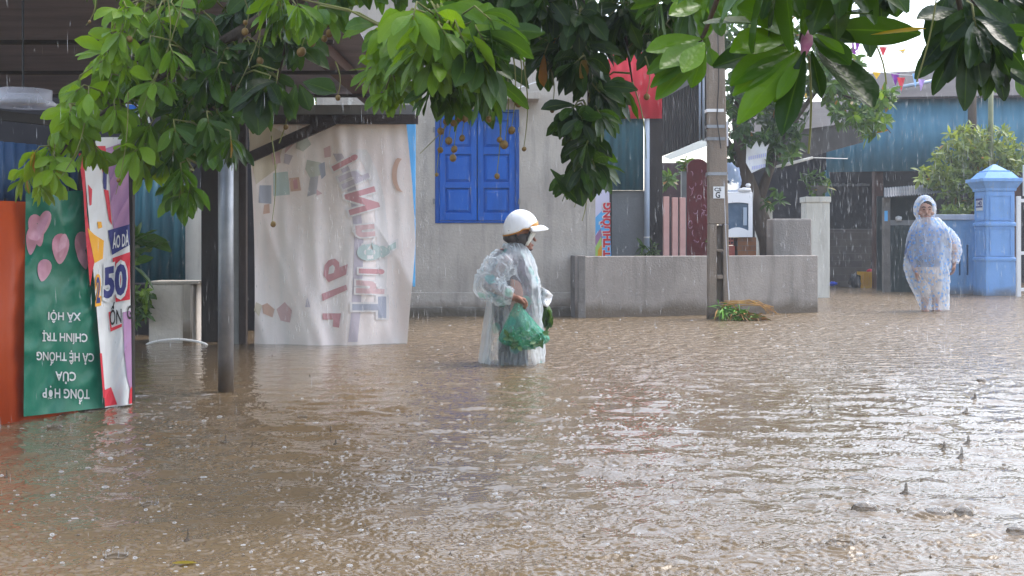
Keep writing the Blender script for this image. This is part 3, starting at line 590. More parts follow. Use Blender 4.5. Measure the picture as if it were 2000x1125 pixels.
for s, cy_, w, c in (('CS', 370, 14, 6.5), ('G', 380.5, 9, 11.5)):
    v, t = text_px(s, 1402, cy_, w, c, 'n', .03); decal_geo(b, v, t, lambda x, y, o: P(x, y, PY-.096), 0, 30)
b.build('lettering', M['t_black'], pl)
b = MB(); b.tube([P(1412, 300, PY-.06), P(1414, 360, PY-.07), P(1418, 470, PY-.07), P(1422, 560, PY-.07), P(1424, 600, PY-.07)], .012, 8); b.build('conduit', M['lamp'], po, smooth=True)
b = MB(); b.tube([P(1402, 60, PY-.1), P(1404, 160, PY-.1), P(1400, 230, PY-.1), P(1408, 290, PY-.1)], .006, 6); b.build('cable', M['black'], po)

M['cutgreen'] = mk('cut_grass', (.17, .36, .05), (.09, .22, .035), 9, .5); M['cutdry'] = mk('dry_grass', (.40, .24, .07), (.25, .12, .04), 9, .6)
b = MB()
for i in range(330):
    t = random.random(); c = P(1402+75*t, 612, 15.8+random.uniform(-.15, .12)); h = (.20*(1-t*.85)*random.uniform(.2, 1))
    c.z = h; d = Vector((random.uniform(-1, 1)+.4, random.uniform(-.8, .3), random.uniform(-.5, .6))).normalized(); ln = random.uniform(.09, .22); w = random.uniform(.006, .016)
    s = d.cross(Vector((0, 0, 1))).normalized()*w if abs(d.z) < .95 else Vector((w, 0, 0)); e = c+d*ln; e.z = max(.0, e.z-.05); mid = (c+e)/2+Vector((0, 0, .02)); up = Vector((0, -w*.8, w*.5))
    b.add([c, mid+s+up, e, mid-s-up], [(0, 1, 2, 3)], 1 if (t > .5 and random.random() < .55) or random.random() < .12 else 0)
for i in range(12):
    y = random.uniform(15.72, 15.95); b.tube([P(1405+random.uniform(0, 40), 585+random.uniform(0, 15), y), P(1465+random.uniform(-10, 20), 580+random.uniform(0, 16), y), P(1495+random.uniform(-10, 25), 596+random.uniform(0, 8), y), P(1515+random.uniform(-20, 10), 615, y)], [.006, .006, .004, .002], 5, 1)
tag(b.build('cut_plants', [M['cutgreen'], M['cutdry']], loc=tuple(P(1450, 614, 15.8))), 'heap of cut green and dry stalks at the foot of the pole', 'plant heap')

# ------------------------------------------------------------------ side shed between house and pole
SY = 19.8; sx = lambda p: P(p, 0, SY).x; sz = lambda p: P(0, p, SY).z
sd = thing('side_shed', 'shed with grey plaster base, teal sheet wall and a pale blue drainpipe', 'shed', (sx(1210), SY, -.1))
b = MB(); b.box(1.0, sx(1264), SY, SY+.2, -.3, sz(372)); b.build('wall', mk('grey_render', (.21, .22, .23), (.17, .18, .185), 2, .8, .2, 30), sd)
b = MB(); b.corr((1.0, SY-.06), (sx(1256), SY-.06), sz(372), sz(140), .12, .012); b.build('sheet_wall', M['tealdark'], sd, smooth=True, solid=.004)
b = MB(); b.tube([(sx(1262), SY-.12, -.2), (sx(1262), SY-.12, sz(190))], .042, 14); b.build('drainpipe', M['lightpipe'], sd, smooth=True)
b = MB(); b.tube([(sx(1262), SY-.12, sz(465)), (sx(1262), SY-.12, sz(462))], .048, 14); b.build('pipe_clip', M['white'], sd)
b = MB(); b.box(sx(1268), sx(1292), SY-.1, SY+.1, -.3, sz(150)); b.build('post', M['dark'], sd)
b = MB(); b.corr((sx(1186), SY-.2), (sx(1290), SY-.2), sz(234), sz(60), .16, .008); tag(b.build('red_board', M['red'], loc=(sx(1238), SY-.2, sz(234)), smooth=True, solid=.006), 'bright red metal board high on the side shed', 'signboard')
# leaning flag banner with rotated lettering
fb = thing('flag_banner', 'narrow white and blue banner with red upward lettering leaning on the grey wall', 'banner', (sx(1178), SY-.3, .7))
FYB = 19.3
def S_flag(px, py, off): return P(px, py, FYB+.012*N3(px*.06, py*.02, 5)-off)
b = MB(); sheet(b, [(1158, 370), (1190, 371), (1193, 506), (1160, 506)], S_flag, 10, 40); b.build('cloth', M['t_lav'], fb, smooth=True)
shapes('colour_print', [([(1160, 428), (1177, 410), (1190, 424), (1194, 500), (1178, 505), (1168, 450), (1161, 464)], 0), ([(1161, 464), (1173, 446), (1178, 470), (1164, 482)], 1), ([(1163, 482), (1174, 462), (1177, 503), (1162, 503)], 2), ([(1168, 488), (1175, 478), (1178, 503), (1167, 504)], 3)], S_flag, fb, [M['t_sky'], M['t_mauve'], M['t_lime'], M['t_yel']], .004)
b = MB(); v, t = text_px('T-THƯỜNG', 1186, 449, 108, 17, 'u', .09); v[:, 0] = np.minimum(v[:, 0], 1192); decal_geo(b, v, t, S_flag, .0085, 9, 0)
v, t = text_px('T-THƯỜNG', 1186, 449, 106, 15, 'u', .045); v[:, 0] = np.minimum(v[:, 0], 1192); decal_geo(b, v, t, S_flag, .0105, 9, 1); b.build('lettering', [M['t_white'], M['t_red']], fb)
b = MB(); b.box(P(1155, 0, 19.42).x, P(1195, 0, 19.42).x, 19.4, 19.44, .7, P(0, 371, 19.4).z-.01); b.build('frame', M['dark'], fb)

# dark yard wall behind, awnings
b = MB(); b.box(P(1262, 0, 25).x, P(1400, 0, 25).x, 25, 25.2, -.2, P(0, 318, 25).z); tag(b.build('yard_wall', mk('purple_brown_wall', (.10, .06, .065), (.05, .035, .04), 3, .8), loc=(3, 25, -.2)), 'dark purple-brown wall behind the pink boards', 'wall')
for px in (1301, 1318, 1333):
    b = MB(); c = P(px, 0, 19); b.box(c.x-.042, c.x+.042, 18.96, 19.04, .6, P(0, 386 if px > 1305 else 384, 19).z)
    o = b.build('pink_board', M['pink'], loc=(c.x, 19, .6), bevel=.006); tag(o, {1301: 'upright pink board, nearest the dark post of three in the planter', 1318: 'upright pink board, middle one of three in the planter', 1333: 'upright pink board, nearest the maroon door of three'}[px], 'board', 'pink boards standing in the planter')
md = thing('maroon_door', 'round-topped maroon painted door with white squiggles behind the pole', 'door', (P(1360, 0, 20.5).x, 20.5, .3))
DY = 20.5; dx = lambda p: P(p, 0, DY).x; dz = lambda p: P(0, p, DY).z
poly = [(dx(1341), .3)]+[(dx(1386), .3), (dx(1386), dz(330))]+[(dx(1363+22*math.cos(a)), dz(330-20*math.sin(a))) for a in [math.pi*i/10 for i in range(1, 10)]]+[(dx(1341), dz(330))]
b = MB(); b.prism(poly, DY, DY+.06); b.build('leaf', M['maroon'], md, bevel=.004)
b = MB(); b.box(dx(1331), dx(1341)-.003, DY-.02, DY+.1, .3, dz(335)); b.build('jamb', M['steelgrey'], md)
b = MB()
for i in range(26):
    cx, cy_ = random.uniform(1346, 1382), random.uniform(326, 488); a0 = random.uniform(0, 6); rr = random.uniform(3, 8)
    b.tube([P(cx+rr*.6*math.cos(a0+q*.5), cy_+rr*math.sin(a0+q*.5), DY-.004) for q in range(6)], [.002, .006, .009, .009, .006, .002], 5)
b.build('squiggle_print', M['t_pink'], md)
aw = thing('sheet_awning', 'dark corrugated sheet awning with light patch hanging between shed and pole', 'awning', tuple(P(1335, 300, 21)))
b = MB(); vs = []; n = 60
for i in range(n+1):
    t = i/n; px = 1292+100*t; o = .015*math.sin(i*1.9); vs += [P(px, 306-42*t, 21+o), P(px, 190-50*t, 21+o)]
b.add(vs, [(2*i, 2*i+2, 2*i+3, 2*i+1) for i in range(n)]); b.build('sheet', mk('dark_grey_sheet', (.11, .105, .10), (.08, .078, .075), 2, .7, streak=(.05, .05, .05)), aw, solid=.006)
b = MB(); b.add([P(1288, 196, 20.9), P(1395, 140, 20.9), P(1395, 118, 20.9), P(1288, 150, 20.9)], [(0, 1, 2, 3)]); b.build('top_board', M['steelgrey'], aw, solid=.03)
b = MB(); b.add([P(1296, 306, 22), P(1385, 262, 22), P(1385, 284, 22.0), P(1309, 312, 22)], [(0, 1, 2, 3)]); b.build('light_sheet', film('milky_sheet', (.5, .56, .62), .6, .4, transl=.6, bump=0), aw, solid=.004)
for px in (1367, 1374):
    b = MB(); b.tube([P(px, 275, 20.85), P(px, 150, 20.85)], .018, 8); b.build('pipe', M['lightpipe'], aw, smooth=True)
aw2 = thing('tiled_awning', 'grey sloping awning roof with deep dark fascia above the yard', 'awning', tuple(P(1600, 300, 21.5)))
def qd(b, pts, m=0): b.add(pts, [(0, 1, 2, 3)], m)
b = MB(); qd(b, [P(1440, 345, 21), P(1684, 278, 22.5), P(1686, 240, 22.5), P(1440, 272, 21)]); b.build('fascia', mk('dark_fascia', (.05, .048, .048), (.035, .034, .034), 3, .7, streak=(.08, .08, .08)), aw2, solid=.05)
b = MB(); qd(b, [P(1440, 271, 20.95), P(1688, 239, 22.45), P(1660, 198, 25.5), P(1480, 205, 24.5)]); b.build('roof', mk('awning_roof', (.06, .054, .053), (.04, .036, .036), 3, .8, streak=(.03, .028, .028)), aw2, solid=.04)

# spirit-cabinet on bricks
cb = thing('white_cabinet', 'white glossy cabinet with dark arched window standing on bricks', 'cabinet', (P(1443, 0, 19).x, 19.2, .98))
CY = 19.0; cx = lambda p: P(p, 0, CY).x; cz = lambda p: P(0, p, CY).z
x0, x1, z0, z1 = cx(1412), cx(1470), cz(463), cz(378)
b = MB(); ix0, ix1, iz0, iz1 = cx(1419), cx(1462), cz(446), cz(402)
b.box(x0, ix0, CY, CY+.4, z0, z1); b.box(ix1, x1, CY, CY+.4, z0, z1)
arcp = [(ix0+(ix1-ix0)*i/12, iz1+.05*math.sin(math.pi*(.25+.5*i/12))) for i in range(13)]; b.prism([(ix0, z1)]+[(ix0, arcp[0][1])]+arcp[1:-1]+[(ix1, arcp[-1][1]), (ix1, z1)], CY, CY+.4)
arcb = [(ix0+(ix1-ix0)*i/12, iz0+.05*math.sin(math.pi*i/12)-.035) for i in range(13)]; b.prism([(ix0, z0), (ix1, z0)]+arcb[::-1], CY, CY+.4)
b.box(x0+.005, x1-.005, CY+.35, CY+.39, z0+.01, z1-.01)
b.build('body', M['whitepl'], cb)
b = MB(); b.box(ix0-.0, ix1, CY+.03, CY+.04, iz0-.03, iz1+.05); b.build('window', mk('dark_blue_glass', (.04, .08, .14), (.10, .15, .22), 6, .15), cb)
b = MB(); b.add([(x0, CY, z1+.002), (x1, CY, z1+.002), (x1+.04, CY+.4, z1+.06), (x0, CY+.4, z1+.06)], [(0, 1, 2, 3)]); b.build('top', M['white'], cb, solid=.015)
b = MB(); b.box(cx(1452), cx(1459), CY+.01, CY+.03, cz(440), cz(405)); b.build('bottle', M['lightpipe'], cb)
b = MB(); c = P(1434, 340, 19.2)
for k, (rx, rz) in enumerate(((.16, .28),)): b.ellip(P(1428, 352, 19.25), (.15, .1, .24), 18, 12, 0, .35)
tag(b.build('plastic_bag', film('blue_clear_bag', (.5, .62, .85), .35, .15, transl=.3, bump=.8, pat=(.05, .05, .06), pat_scale=9, pat_thr=.22), loc=tuple(P(1428, 376, 19.25)), smooth=True), 'clear bluish plastic bag lying on top of the white cabinet', 'bag')
b = MB(); b.ellip(P(1455, 371, 19.1), (.10, .07, .035), 14, 8, 0, .5); b.ellip(P(1461, 362, 19.12), (.04, .04, .03), 10, 6, 0, .5); tag(b.build('crumpled_paper', M['white'], loc=tuple(P(1455, 375, 19.1)), smooth=True), 'crumpled white paper on the cabinet top', 'paper')
def brickmat(name, c1, c2, mortar, sc):
    m = bpy.data.materials.new(name); m.use_nodes = True; n, l = m.node_tree.nodes, m.node_tree.links
    tc = n.new('ShaderNodeTexCoord'); sp = n.new('ShaderNodeSeparateXYZ'); cb_ = n.new('ShaderNodeCombineXYZ'); l.new(tc.outputs['Object'], sp.inputs[0]); l.new(sp.outputs[0], cb_.inputs[0]); l.new(sp.outputs[2], cb_.inputs[1])
    br = n.new('ShaderNodeTexBrick'); br.inputs['Scale'].default_value = sc; br.inputs['Color1'].default_value = (*c1, 1); br.inputs['Color2'].default_value = (*c2, 1); br.inputs['Mortar'].default_value = (*mortar, 1); br.inputs['Mortar Size'].default_value = .012
    l.new(cb_.outputs[0], br.inputs[0]); t = n.new('ShaderNodeTexNoise'); t.inputs['Scale'].default_value = 4; l.new(tc.outputs['Object'], t.inputs[0])
    mx = n.new('ShaderNodeMix'); mx.data_type = 'RGBA'; mx.blend_type = 'MULTIPLY'; mx.inputs[0].default_value = .6; l.new(br.outputs[0], mx.inputs[6]); l.new(t.outputs[0], mx.inputs[7]); l.new(mx.outputs[2], n['Principled BSDF'].inputs['Base Color']); n['Principled BSDF'].inputs['Roughness'].default_value = .85
    return m
b = MB(); b.box(cx(1441), cx(1478), CY+.03, CY+.4, .7, z0-.004); tag(b.build('brick_stack', brickmat('orange_brick', (.36, .15, .06), (.27, .11, .05), (.22, .19, .16), 3.5), loc=(cx(1460), CY+.2, .7), bevel=.004), 'stack of orange bricks holding up the white cabinet', 'bricks')
hb = MB(); x0b, x1b = cx(1421), cx(1434); zz0 = cz(480); hb.box(x0b, x1b, CY+.06, CY+.3, zz0+.01, z0-.004)
for i in (0, 1):
    for j in (0, 1): hb.box(x0b+.018+i*.045, x0b+.045+i*.045, CY+.056, CY+.07, zz0+.03+j*.06, zz0+.06+j*.06, 1)
hb.box(x0b, x1b+.02, CY+.06, CY+.3, .7, zz0)
tag(hb.build('hollow_brick', [mk('red_brick', (.36, .10, .08), (.28, .08, .06), 8, .8), M['darkwall']], loc=(x0b, CY+.15, .7)), 'red hollow brick set under the cabinet beside the pole', 'brick')

# sign scrap, white stick
sg = thing('torn_sign', 'torn white paper sign with pale blue writing hung in the tree', 'sign', tuple(P(1482, 338, 19.6)))
def S_sign(px, py, off): return P(px, py, 19.6-off+.02*N3(px*.05, py*.05))
v, t = poly_geo([(1458, 280), (1463, 284), (1466, 292), (1478, 275), (1483, 288), (1489, 276), (1494, 287), (1503, 280), (1498, 292), (1495, 325), (1468, 338), (1457, 318)]); b = MB(); decal_geo(b, v, t, S_sign, 0, 8); b.build('paper', M['t_white'], sg, solid=.004)
M['ink'] = mk('faint_blue_ink', (.4, .42, .66), None)
for cx_, cy_, w, n in ((1479, 306, 32, 9), (1482, 326, 24, 8)):
    b = MB()
    for i in range(n):
        x = cx_-w/2+w*i/(n-1); y = cy_-(x-cx_)*.2; b.add([S_sign(x-1.1, y+3.5, .006), S_sign(x+1.1, y+3.1, .006), S_sign(x+1.1, y-3.9, .006), S_sign(x-1.1, y-3.5, .006)], [(0, 1, 2, 3)])
    b.build('faint_writing', M['ink'], sg)
b = MB(); b.tube([P(1514, 326, 20.2), P(1540, 320, 20.25), P(1587, 308, 20.4)], [.02, .028, .02], 8); b.tube([P(1587, 308, 20.4), P(1655, 310, 21)], .006, 6); tag(b.build('wrapped_pole', M['white'], loc=tuple(P(1550, 318, 20.3))), 'thin white wrapped pole hung slanting under the grey awning', 'pole')

# pillars and blocks in the yard
b = MB(); a, c = P(1510, 0, 18.6), P(1586, 0, 18.6); b.box(a.x, c.x, 18.6, 19.1, -.3, P(0, 427, 18.6).z); tag(b.build('concrete_block', M['concrete'], loc=(a.x, 18.8, -.3), bevel=.025), 'square grey concrete block rising behind the planter wall end', 'block')
def cream(p0, p1, top, Y, lab):
    t = thing('gate_post', lab, 'gate post', (P((p0+p1)/2, 0, Y).x, Y+.2, -.2)); w = P(p1, 0, Y).x-P(p0, 0, Y).x
    x0, x1 = P(p0, 0, Y).x, P(p1, 0, Y).x; zt = P(0, top, Y).z
    b = MB(); b.box(x0+.01, x1-.01, Y+.01, Y+w, -.2, zt-.1); b.build('shaft', M['cream'], t, bevel=.01)
    b = MB(); b.box(x0-.01, x1+.01, Y-.01, Y+w+.02, zt-.1, zt); b.build('cap', M['cream'], t, bevel=.01)
cream(1574, 1622, 384, 22.5, 'cream painted gate post carrying a grey flower bowl'); cream(1479, 1510, 402, 23.5, 'shorter cream gate post behind the tree trunk')
pt = thing('flower_bowl', 'grey stone flower bowl with a leafy plant on the cream post', 'planter', tuple(P(1598, 384, 22.8)))
c = P(1597, 384, 22.8); b = MB(); b.tube([(c.x, c.y, c.z+.004), (c.x, c.y, c.z+.03), (c.x, c.y, c.z+.1), (c.x, c.y, c.z+.17), (c.x, c.y, c.z+.19)], [.10, .11, .17, .2, .205], 20); b.build('bowl', M['conc_dark'], pt, smooth=True)

# ------------------------------------------------------------------ right: blue sheet building and yard
BY = 27; bx = lambda p: P(p, 0, BY).x; bz = lambda p: P(0, p, BY).z
bb = thing('blue_sheet_hall', 'large hall with broad blue sheet front over a dark open ground floor', 'hall', (bx(1850), BY, -.1))
b = MB(); b.corr((bx(1614), BY), (bx(2260), BY), bz(336), bz(194), .28, .018, zslope=.012); b.build('front_sheet', M['bigblue'], bb, smooth=True, solid=.005)
b = MB(); qd(b, [(bx(1600), BY-.2, bz(196)), (bx(2270), BY-.2, bz(186)), (bx(2270), BY+5, bz(60)), (bx(1740), BY+5, bz(88))]); b.build('roof', mk('dark_roof', (.034, .029, .031), (.024, .021, .023), 2, .8, streak=(.05, .045, .045)), bb, solid=.05)
b = MB(); b.tube([P(1745, 173, BY+.5), P(1862, 150, BY+1)], .04, 8); b.build('gutter', M['lightpipe'], bb, smooth=True)
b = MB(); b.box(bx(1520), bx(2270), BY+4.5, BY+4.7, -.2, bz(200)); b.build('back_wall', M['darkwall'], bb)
for p0, p1, m in ((1716, 1733, 'brown'), (1622, 1627, 'teal'), (1990, 2004, 'brown')):
    b = MB(); b.box(bx(p0), bx(p1), BY+.3, BY+.5, -.2, bz(330)); b.build('post', M[m], bb)
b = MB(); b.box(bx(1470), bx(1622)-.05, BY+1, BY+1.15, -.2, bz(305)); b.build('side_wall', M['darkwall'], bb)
b = MB()
for i in range(16):
    x = bx(1700+i*7); b.box(x, x+.05, BY+4.3, BY+4.4, bz(345), bz(338+random.uniform(0, 3)), 0)
b.build('slats', M['steelgrey'], bb)
KY = 28.3
b = MB(); b.box(P(1604, 0, KY).x, P(1740, 0, KY).x, KY, KY+.2, -.2, P(0, 447, KY).z); tag(b.build('brick_wall', brickmat('grey_brick', (.16, .135, .115), (.12, .10, .09), (.18, .16, .14), 1.6), loc=(P(1670, 0, KY).x, KY, -.2), bevel=.02), 'low grey brick wall in the yard behind the yellow crate', 'wall')
# crate
cr = thing('plastic_crate', 'yellow plastic crate standing at the brick wall', 'crate', (P(1703, 0, 27.6).x, 27.7, -.02))
QY = 27.6; x0, x1, z0, z1 = P(1682, 0, QY).x, P(1727, 0, QY).x, -.02, P(0, 531, QY).z
b = MB(); b.box(x0, x1, QY, QY+.02, z0, z0+.06); b.box(x0-.01, x1+.01, QY-.012, QY+.03, z1-.05, z1)
for i in range(10):
    x = x0+(x1-x0-.02)*i/9; b.box(x, x+.02, QY, QY+.02, z0+.06, z1-.05)
for z in (z0+.12, z0+.19): b.box(x0, x1, QY+.003, QY+.017, z, z+.014)
b.box(x0+.2, x0+.26, QY-.006, QY, z0+.02, z1-.05)
b.box(x0, x0+.02, QY+.02, QY+.35, z0, z1); b.box(x1-.02, x1, QY+.02, QY+.35, z0, z1); b.box(x0, x1, QY+.33, QY+.35, z0, z1); b.box(x0, x1, QY+.02, QY+.33, z0, z0+.02)
b.build('body', M['yellowpl'], cr)
b = MB(); b.ellip(P(1700, 530, 27.75), (.09, .08, .05), 12, 8, 0, .3); b.ellip(P(1716, 530, 27.75), (.10, .08, .045), 12, 8, 0, .3); tag(b.build('red_bundle', M['t_red'], loc=tuple(P(1708, 533, 27.75)), smooth=True), 'red bundle showing over the rim of the yellow crate', 'bundle')
b = MB(); b.ellip(P(1714, 515, 27.95), (.15, .12, .17), 16, 10, 0, .5); b.ellip(P(1716, 510, 27.82), (.06, .05, .06), 10, 7, 1, .6); tag(b.build('refuse_sack', [M['black'], M['bluecl']], loc=tuple(P(1714, 530, 27.95)), smooth=True), 'dark sack with blue tip piled behind the yellow crate', 'sack')
b = MB(); b.ellip(P(1671, 549, 27.7), (.14, .12, .17), 16, 10, 0, .5); tag(b.build('refuse_sack', M['black'], loc=tuple(P(1671, 558, 27.7)), smooth=True), 'black sack on the ground left of the yellow crate', 'sack')
b = MB(); b.ellip(P(1627, 554, 27.6), (.09, .07, .045), 12, 8, 0, .5); tag(b.build('blue_bundle', M['bluecl'], loc=tuple(P(1627, 558, 27.6)), smooth=True), 'small blue bundle lying at the brick wall foot', 'bundle')

# dark gate with little roof
GY = 25.2; gx_ = lambda p: P(p, 0, GY).x; gz = lambda p: P(0, p, GY).z
gt = thing('sheet_gate', 'dark green sheet gate with grey post under a small corrugated canopy', 'gate', (gx_(1780), GY, -.06))
b = MB(); b.corr((gx_(1736), GY), (gx_(1812), GY), -.1, gz(434), .3, .01); b.build('leaf', M['gate'], gt, solid=.02)
b = MB(); b.box(gx_(1736), gx_(1812), GY-.03, GY+.03, gz(440), gz(430)); b.build('top_rail', M['steelgrey'], gt)
gp = MB(); gp.box(gx_(1724), gx_(1737), GY-.08, GY+.06, -.1, gz(386)); gpo = gp.build('post', M['conc_dark'], gt, bevel=.01)
b = MB(); b.box(gx_(1725), gx_(1731), GY-.095, GY-.083, gz(432), gz(412)); b.build('notice', M['t_sky'], gpo)
b = MB(); vs = []; n = 100
for i in range(n+1):
    t = i/n; px = 1727+165*t; o = .014*math.sin(i*2.0); vs += [P(px, 385-13*t, GY-.35)+Vector((0, 0, o)), P(px, 379-13*t, GY+1.0)+Vector((0, 0, o+.12))]
b.add(vs, [(2*i, 2*i+2, 2*i+3, 2*i+1) for i in range(n)]); b.build('canopy', M['galv'], gt, solid=.012)
b = MB(); b.box(gx_(1736), gx_(1812), GY+.8, GY+.85, -.1, gz(380)); b.build('inner_panel', M['gate'], gt)
b = MB(); b.ellip(P(1755, 427, GY-.05), (.07, .06, .05), 10, 7, 0, .4); tag(b.build('white_rag', M['white'], loc=tuple(P(1755, 432, GY-.05)), smooth=True), 'small white rag on the dark gate rail', 'rag')

# blue garden wall with slots, pillar, white gate
WY = 24.0; wx = lambda p: P(p, 0, WY).x; wz = lambda p: P(0, p, WY).z
gw = thing('garden_wall', 'light blue garden wall with narrow slots and pale coping', 'wall', (wx(1855), WY, -.06))
b = MB(); xs_ = [wx(1802), wx(1873), wx(1876), wx(1888), wx(1891.5), wx(1912)]; zs0, zs1 = wz(538), wz(478)
b.box(xs_[0], xs_[5], WY, WY+.12, -.1, zs0); b.box(xs_[0], xs_[5], WY, WY+.12, zs1, wz(430))
for i in (0, 2, 4): b.box(xs_[i], xs_[i+1], WY, WY+.12, zs0, zs1)
b.build('wall', M['wallblue'], gw)
b = MB(); b.box(xs_[0], xs_[5], WY+.2, WY+.22, -.1, wz(470)); b.build('backing', M['bluesheet'], gw)
b = MB(); b.box(xs_[0]-.02, xs_[5], WY-.05, WY+.2, wz(430)+.003, wz(419)); b.build('coping', mk('pale_coping', (.45, .5, .6), (.3, .34, .42), 3, .7), gw, bevel=.012)
PX, PYY = P(1946, 0, 23.45).x, 23.55
gpi = thing('gate_pillar', 'light blue square gate pillar with moulded cap and house number', 'pillar', (PX, PYY, -.06))
ro = R(3); q = 1/math.sqrt(2); zz = lambda p: P(0, p, 23.1).z; hw = .265
def sq(b, z0, z1, h0, h1, m=0): b.frustum((PX, PYY), z0, z1, h0/q, h1/q, 4, ro+0, m)
b = MB(); sq(b, -.2, zz(505), hw+.02, hw+.012); sq(b, zz(505)+.001, zz(430), hw, hw); sq(b, zz(430)+.001, zz(372), hw, hw); shf = b.build('shaft', M['pillarblue'], gpi, bevel=.012)
for p in (505, 436): b = MB(); sq(b, zz(p+5), zz(p), hw+.028, hw+.028); sq(b, zz(p)+.001, zz(p)+.02, hw+.028, hw+.004); b.build('band', M['pillarblue'], gpi, bevel=.006)
rotm = Matrix.Rotation(ro, 3, 'Z')
def facebox(b, f, u0, u1, z0, z1, d0, d1):     # a slab on face f of the pillar
    rm = Matrix.Rotation(ro+f*math.pi/2+math.pi/4-math.pi/4, 3, 'Z'); pts = []
    for z in (z0, z1):
        for dd in (d0, d1):
            for u in (u0, u1): pts.append(rm @ Vector((u, -dd, 0))+Vector((PX, PYY, z)))
    b.add(pts, [(0, 2, 3, 1), (4, 5, 7, 6), (0, 1, 5, 4), (2, 6, 7, 3), (0, 4, 6, 2), (1, 3, 7, 5)])
for f in (0, 3):
    for a, c in ((500, 444), (430, 380)):
        b = MB(); z0, z1 = zz(a), zz(c); w = .2
        for u0, u1, y0, y1 in ((-w, -w+.02, z0, z1), (w-.02, w, z0, z1), (-w+.02, w-.02, z0, z0+.02), (-w+.02, w-.02, z1-.02, z1)): facebox(b, f, u0, u1, y0, y1, hw-.005, hw+.014)
        b.build('panel_moulding', M['pillarblue'], gpi)
b = MB(); sq(b, zz(372), zz(366), hw+.02, hw+.03); sq(b, zz(366), zz(354), hw+.035, hw+.10); sq(b, zz(354), zz(347), hw+.12, hw+.12); sq(b, zz(347), zz(334), hw+.06, hw-.04); sq(b, zz(334), zz(331), hw-.06, hw-.06); sq(b, zz(331), zz(318), hw-.09, .02); b.build('cap', M['pillarblue'], gpi, bevel=.006)
b = MB(); facebox(b, 3, -.15, .13, zz(410), zz(386), hw+.001, hw+.016); npl = b.build('house_number', M['t_white'], gpi)
b = MB(); facebox(b, 3, -.15, .13, zz(390), zz(386)+.002, hw+.016, hw+.02); facebox(b, 3, -.15, .13, zz(404), zz(401), hw+.016, hw+.02)
v, t = text_geo('140', .04); x0, x1 = v[:, 0].min(), v[:, 0].max(); rm = Matrix.Rotation(ro+3*math.pi/2, 3, 'Z')
b.add([rm @ Vector(((p[0]-(x0+x1)/2)*.22/(x1-x0), -(hw+.018), 0))+Vector((PX, PYY, zz(400)+p[1]*.11)) for p in v], t); b.build('lettering', M['t_navy'], npl)
wg = thing('white_gate', 'white steel bar gate at the right of the blue pillar', 'gate', (P(1998, 0, 22.8).x, 22.8, -.05))
b = MB(); X = P(1989, 0, 22.8).x
b.box(X-.02, X+.05, 22.8, 22.86, -.02, P(0, 383, 22.8).z); b.box(X+.1, X+.15, 22.8, 22.86, P(0, 383, 22.8).z, P(0, 322, 22.8).z)
for z in (.1, .75, P(0, 395, 22.8).z): b.box(X+.05, X+1.4, 22.81, 22.85, z, z+.06)
for i in range(1, 12): b.box(X+.05+i*.11, X+.075+i*.11, 22.82, 22.84, .16, P(0, 330, 22.8).z)
b.build('frame', M['white'], wg, bevel=.004)
b = MB(); b.tube([P(1935, 420, 25), P(1935, 160, 25)], .05, 10); tag(b.build('bamboo_pole', mk('bamboo', (.16, .18, .09), (.12, .13, .07), 6, .5), loc=tuple(P(1935, 470, 25)), smooth=True), 'straight greenish bamboo pole standing behind the blue pillar', 'pole')
b = MB(); b.tube([P(1898, 320, 26), P(1899, 240, 26), P(1897, 100, 26)], [.075, .085, .09], 12); tag(b.build('palm_trunk', M['bark'], loc=tuple(P(1898, 320, 26)), smooth=True), 'thin dark palm trunk against the blue sheet front', 'tree trunk')

# ------------------------------------------------------------------ bunting
def bunting(lab, ends, flags, Y):
    t = thing('bunting_string', lab, 'bunting', tuple(P(*ends[len(ends)//2], Y)), 'bunting strings over the yard')
    b = MB(); b.tube([P(*e, Y) for e in ends], .006, 5); b.build('cord', M['white'], t)
    for x, y, w, h, c in flags:
        b = MB(); tw = random.uniform(-.05, .05); a, e, l = P(x-w/2, y, Y), P(x+w/2, y+random.uniform(-2, 2), Y), P(x+random.uniform(-3, 3), y+h, Y+tw)
        b.add([a, (a+e)/2+Vector((0, tw, 0)), e, (e+l)/2, l, (a+l)/2], [(0, 1, 5), (1, 2, 3), (1, 3, 5), (5, 3, 4)]); b.build('flag', M[c], t, solid=.004)
for nm, c in (('g_pur', (.25, .03, .36)), ('g_red', (.72, .05, .07)), ('g_blue', (.3, .52, .85)), ('g_lav', (.55, .36, .75)), ('g_org', (.85, .35, .02)), ('g_yel', (.85, .5, .02)), ('g_grn', (.4, .75, .2))): M[nm] = flat(nm, c)
bunting('upper string of triangular flags, red and yellow, against the white sky', [(1640, 60), (1720, 92), (1800, 108), (1870, 118)], [(1676, 76, 14, 26, 'g_pur'), (1725, 91, 16, 20, 'g_red'), (1762, 97, 15, 8, 'g_yel'), (1806, 104, 14, 20, 'g_grn')], 24)
bunting('longest string of flags, purple, red, blue and lavender, at the hall roof edge', [(1560, 172), (1640, 150), (1712, 140), (1760, 146), (1800, 148), (1850, 120)], [(1575, 176, 14, 20, 'g_yel'), (1712, 141, 16, 14, 'g_yel'), (1749, 144, 17, 24, 'g_pur'), (1760, 151, 16, 28, 'g_red'), (1789, 144, 15, 27, 'g_blue'), (1800, 154, 13, 24, 'g_lav'), (1851, 120, 9, 20, 'g_blue')], 23.5)
bunting('short lowest string with one blue and one orange flag by the leafy branch', [(1680, 176), (1714, 178), (1740, 179)], [(1714, 178, 11, 16, 'g_blue'), (1732, 180, 9, 16, 'g_org')], 23)
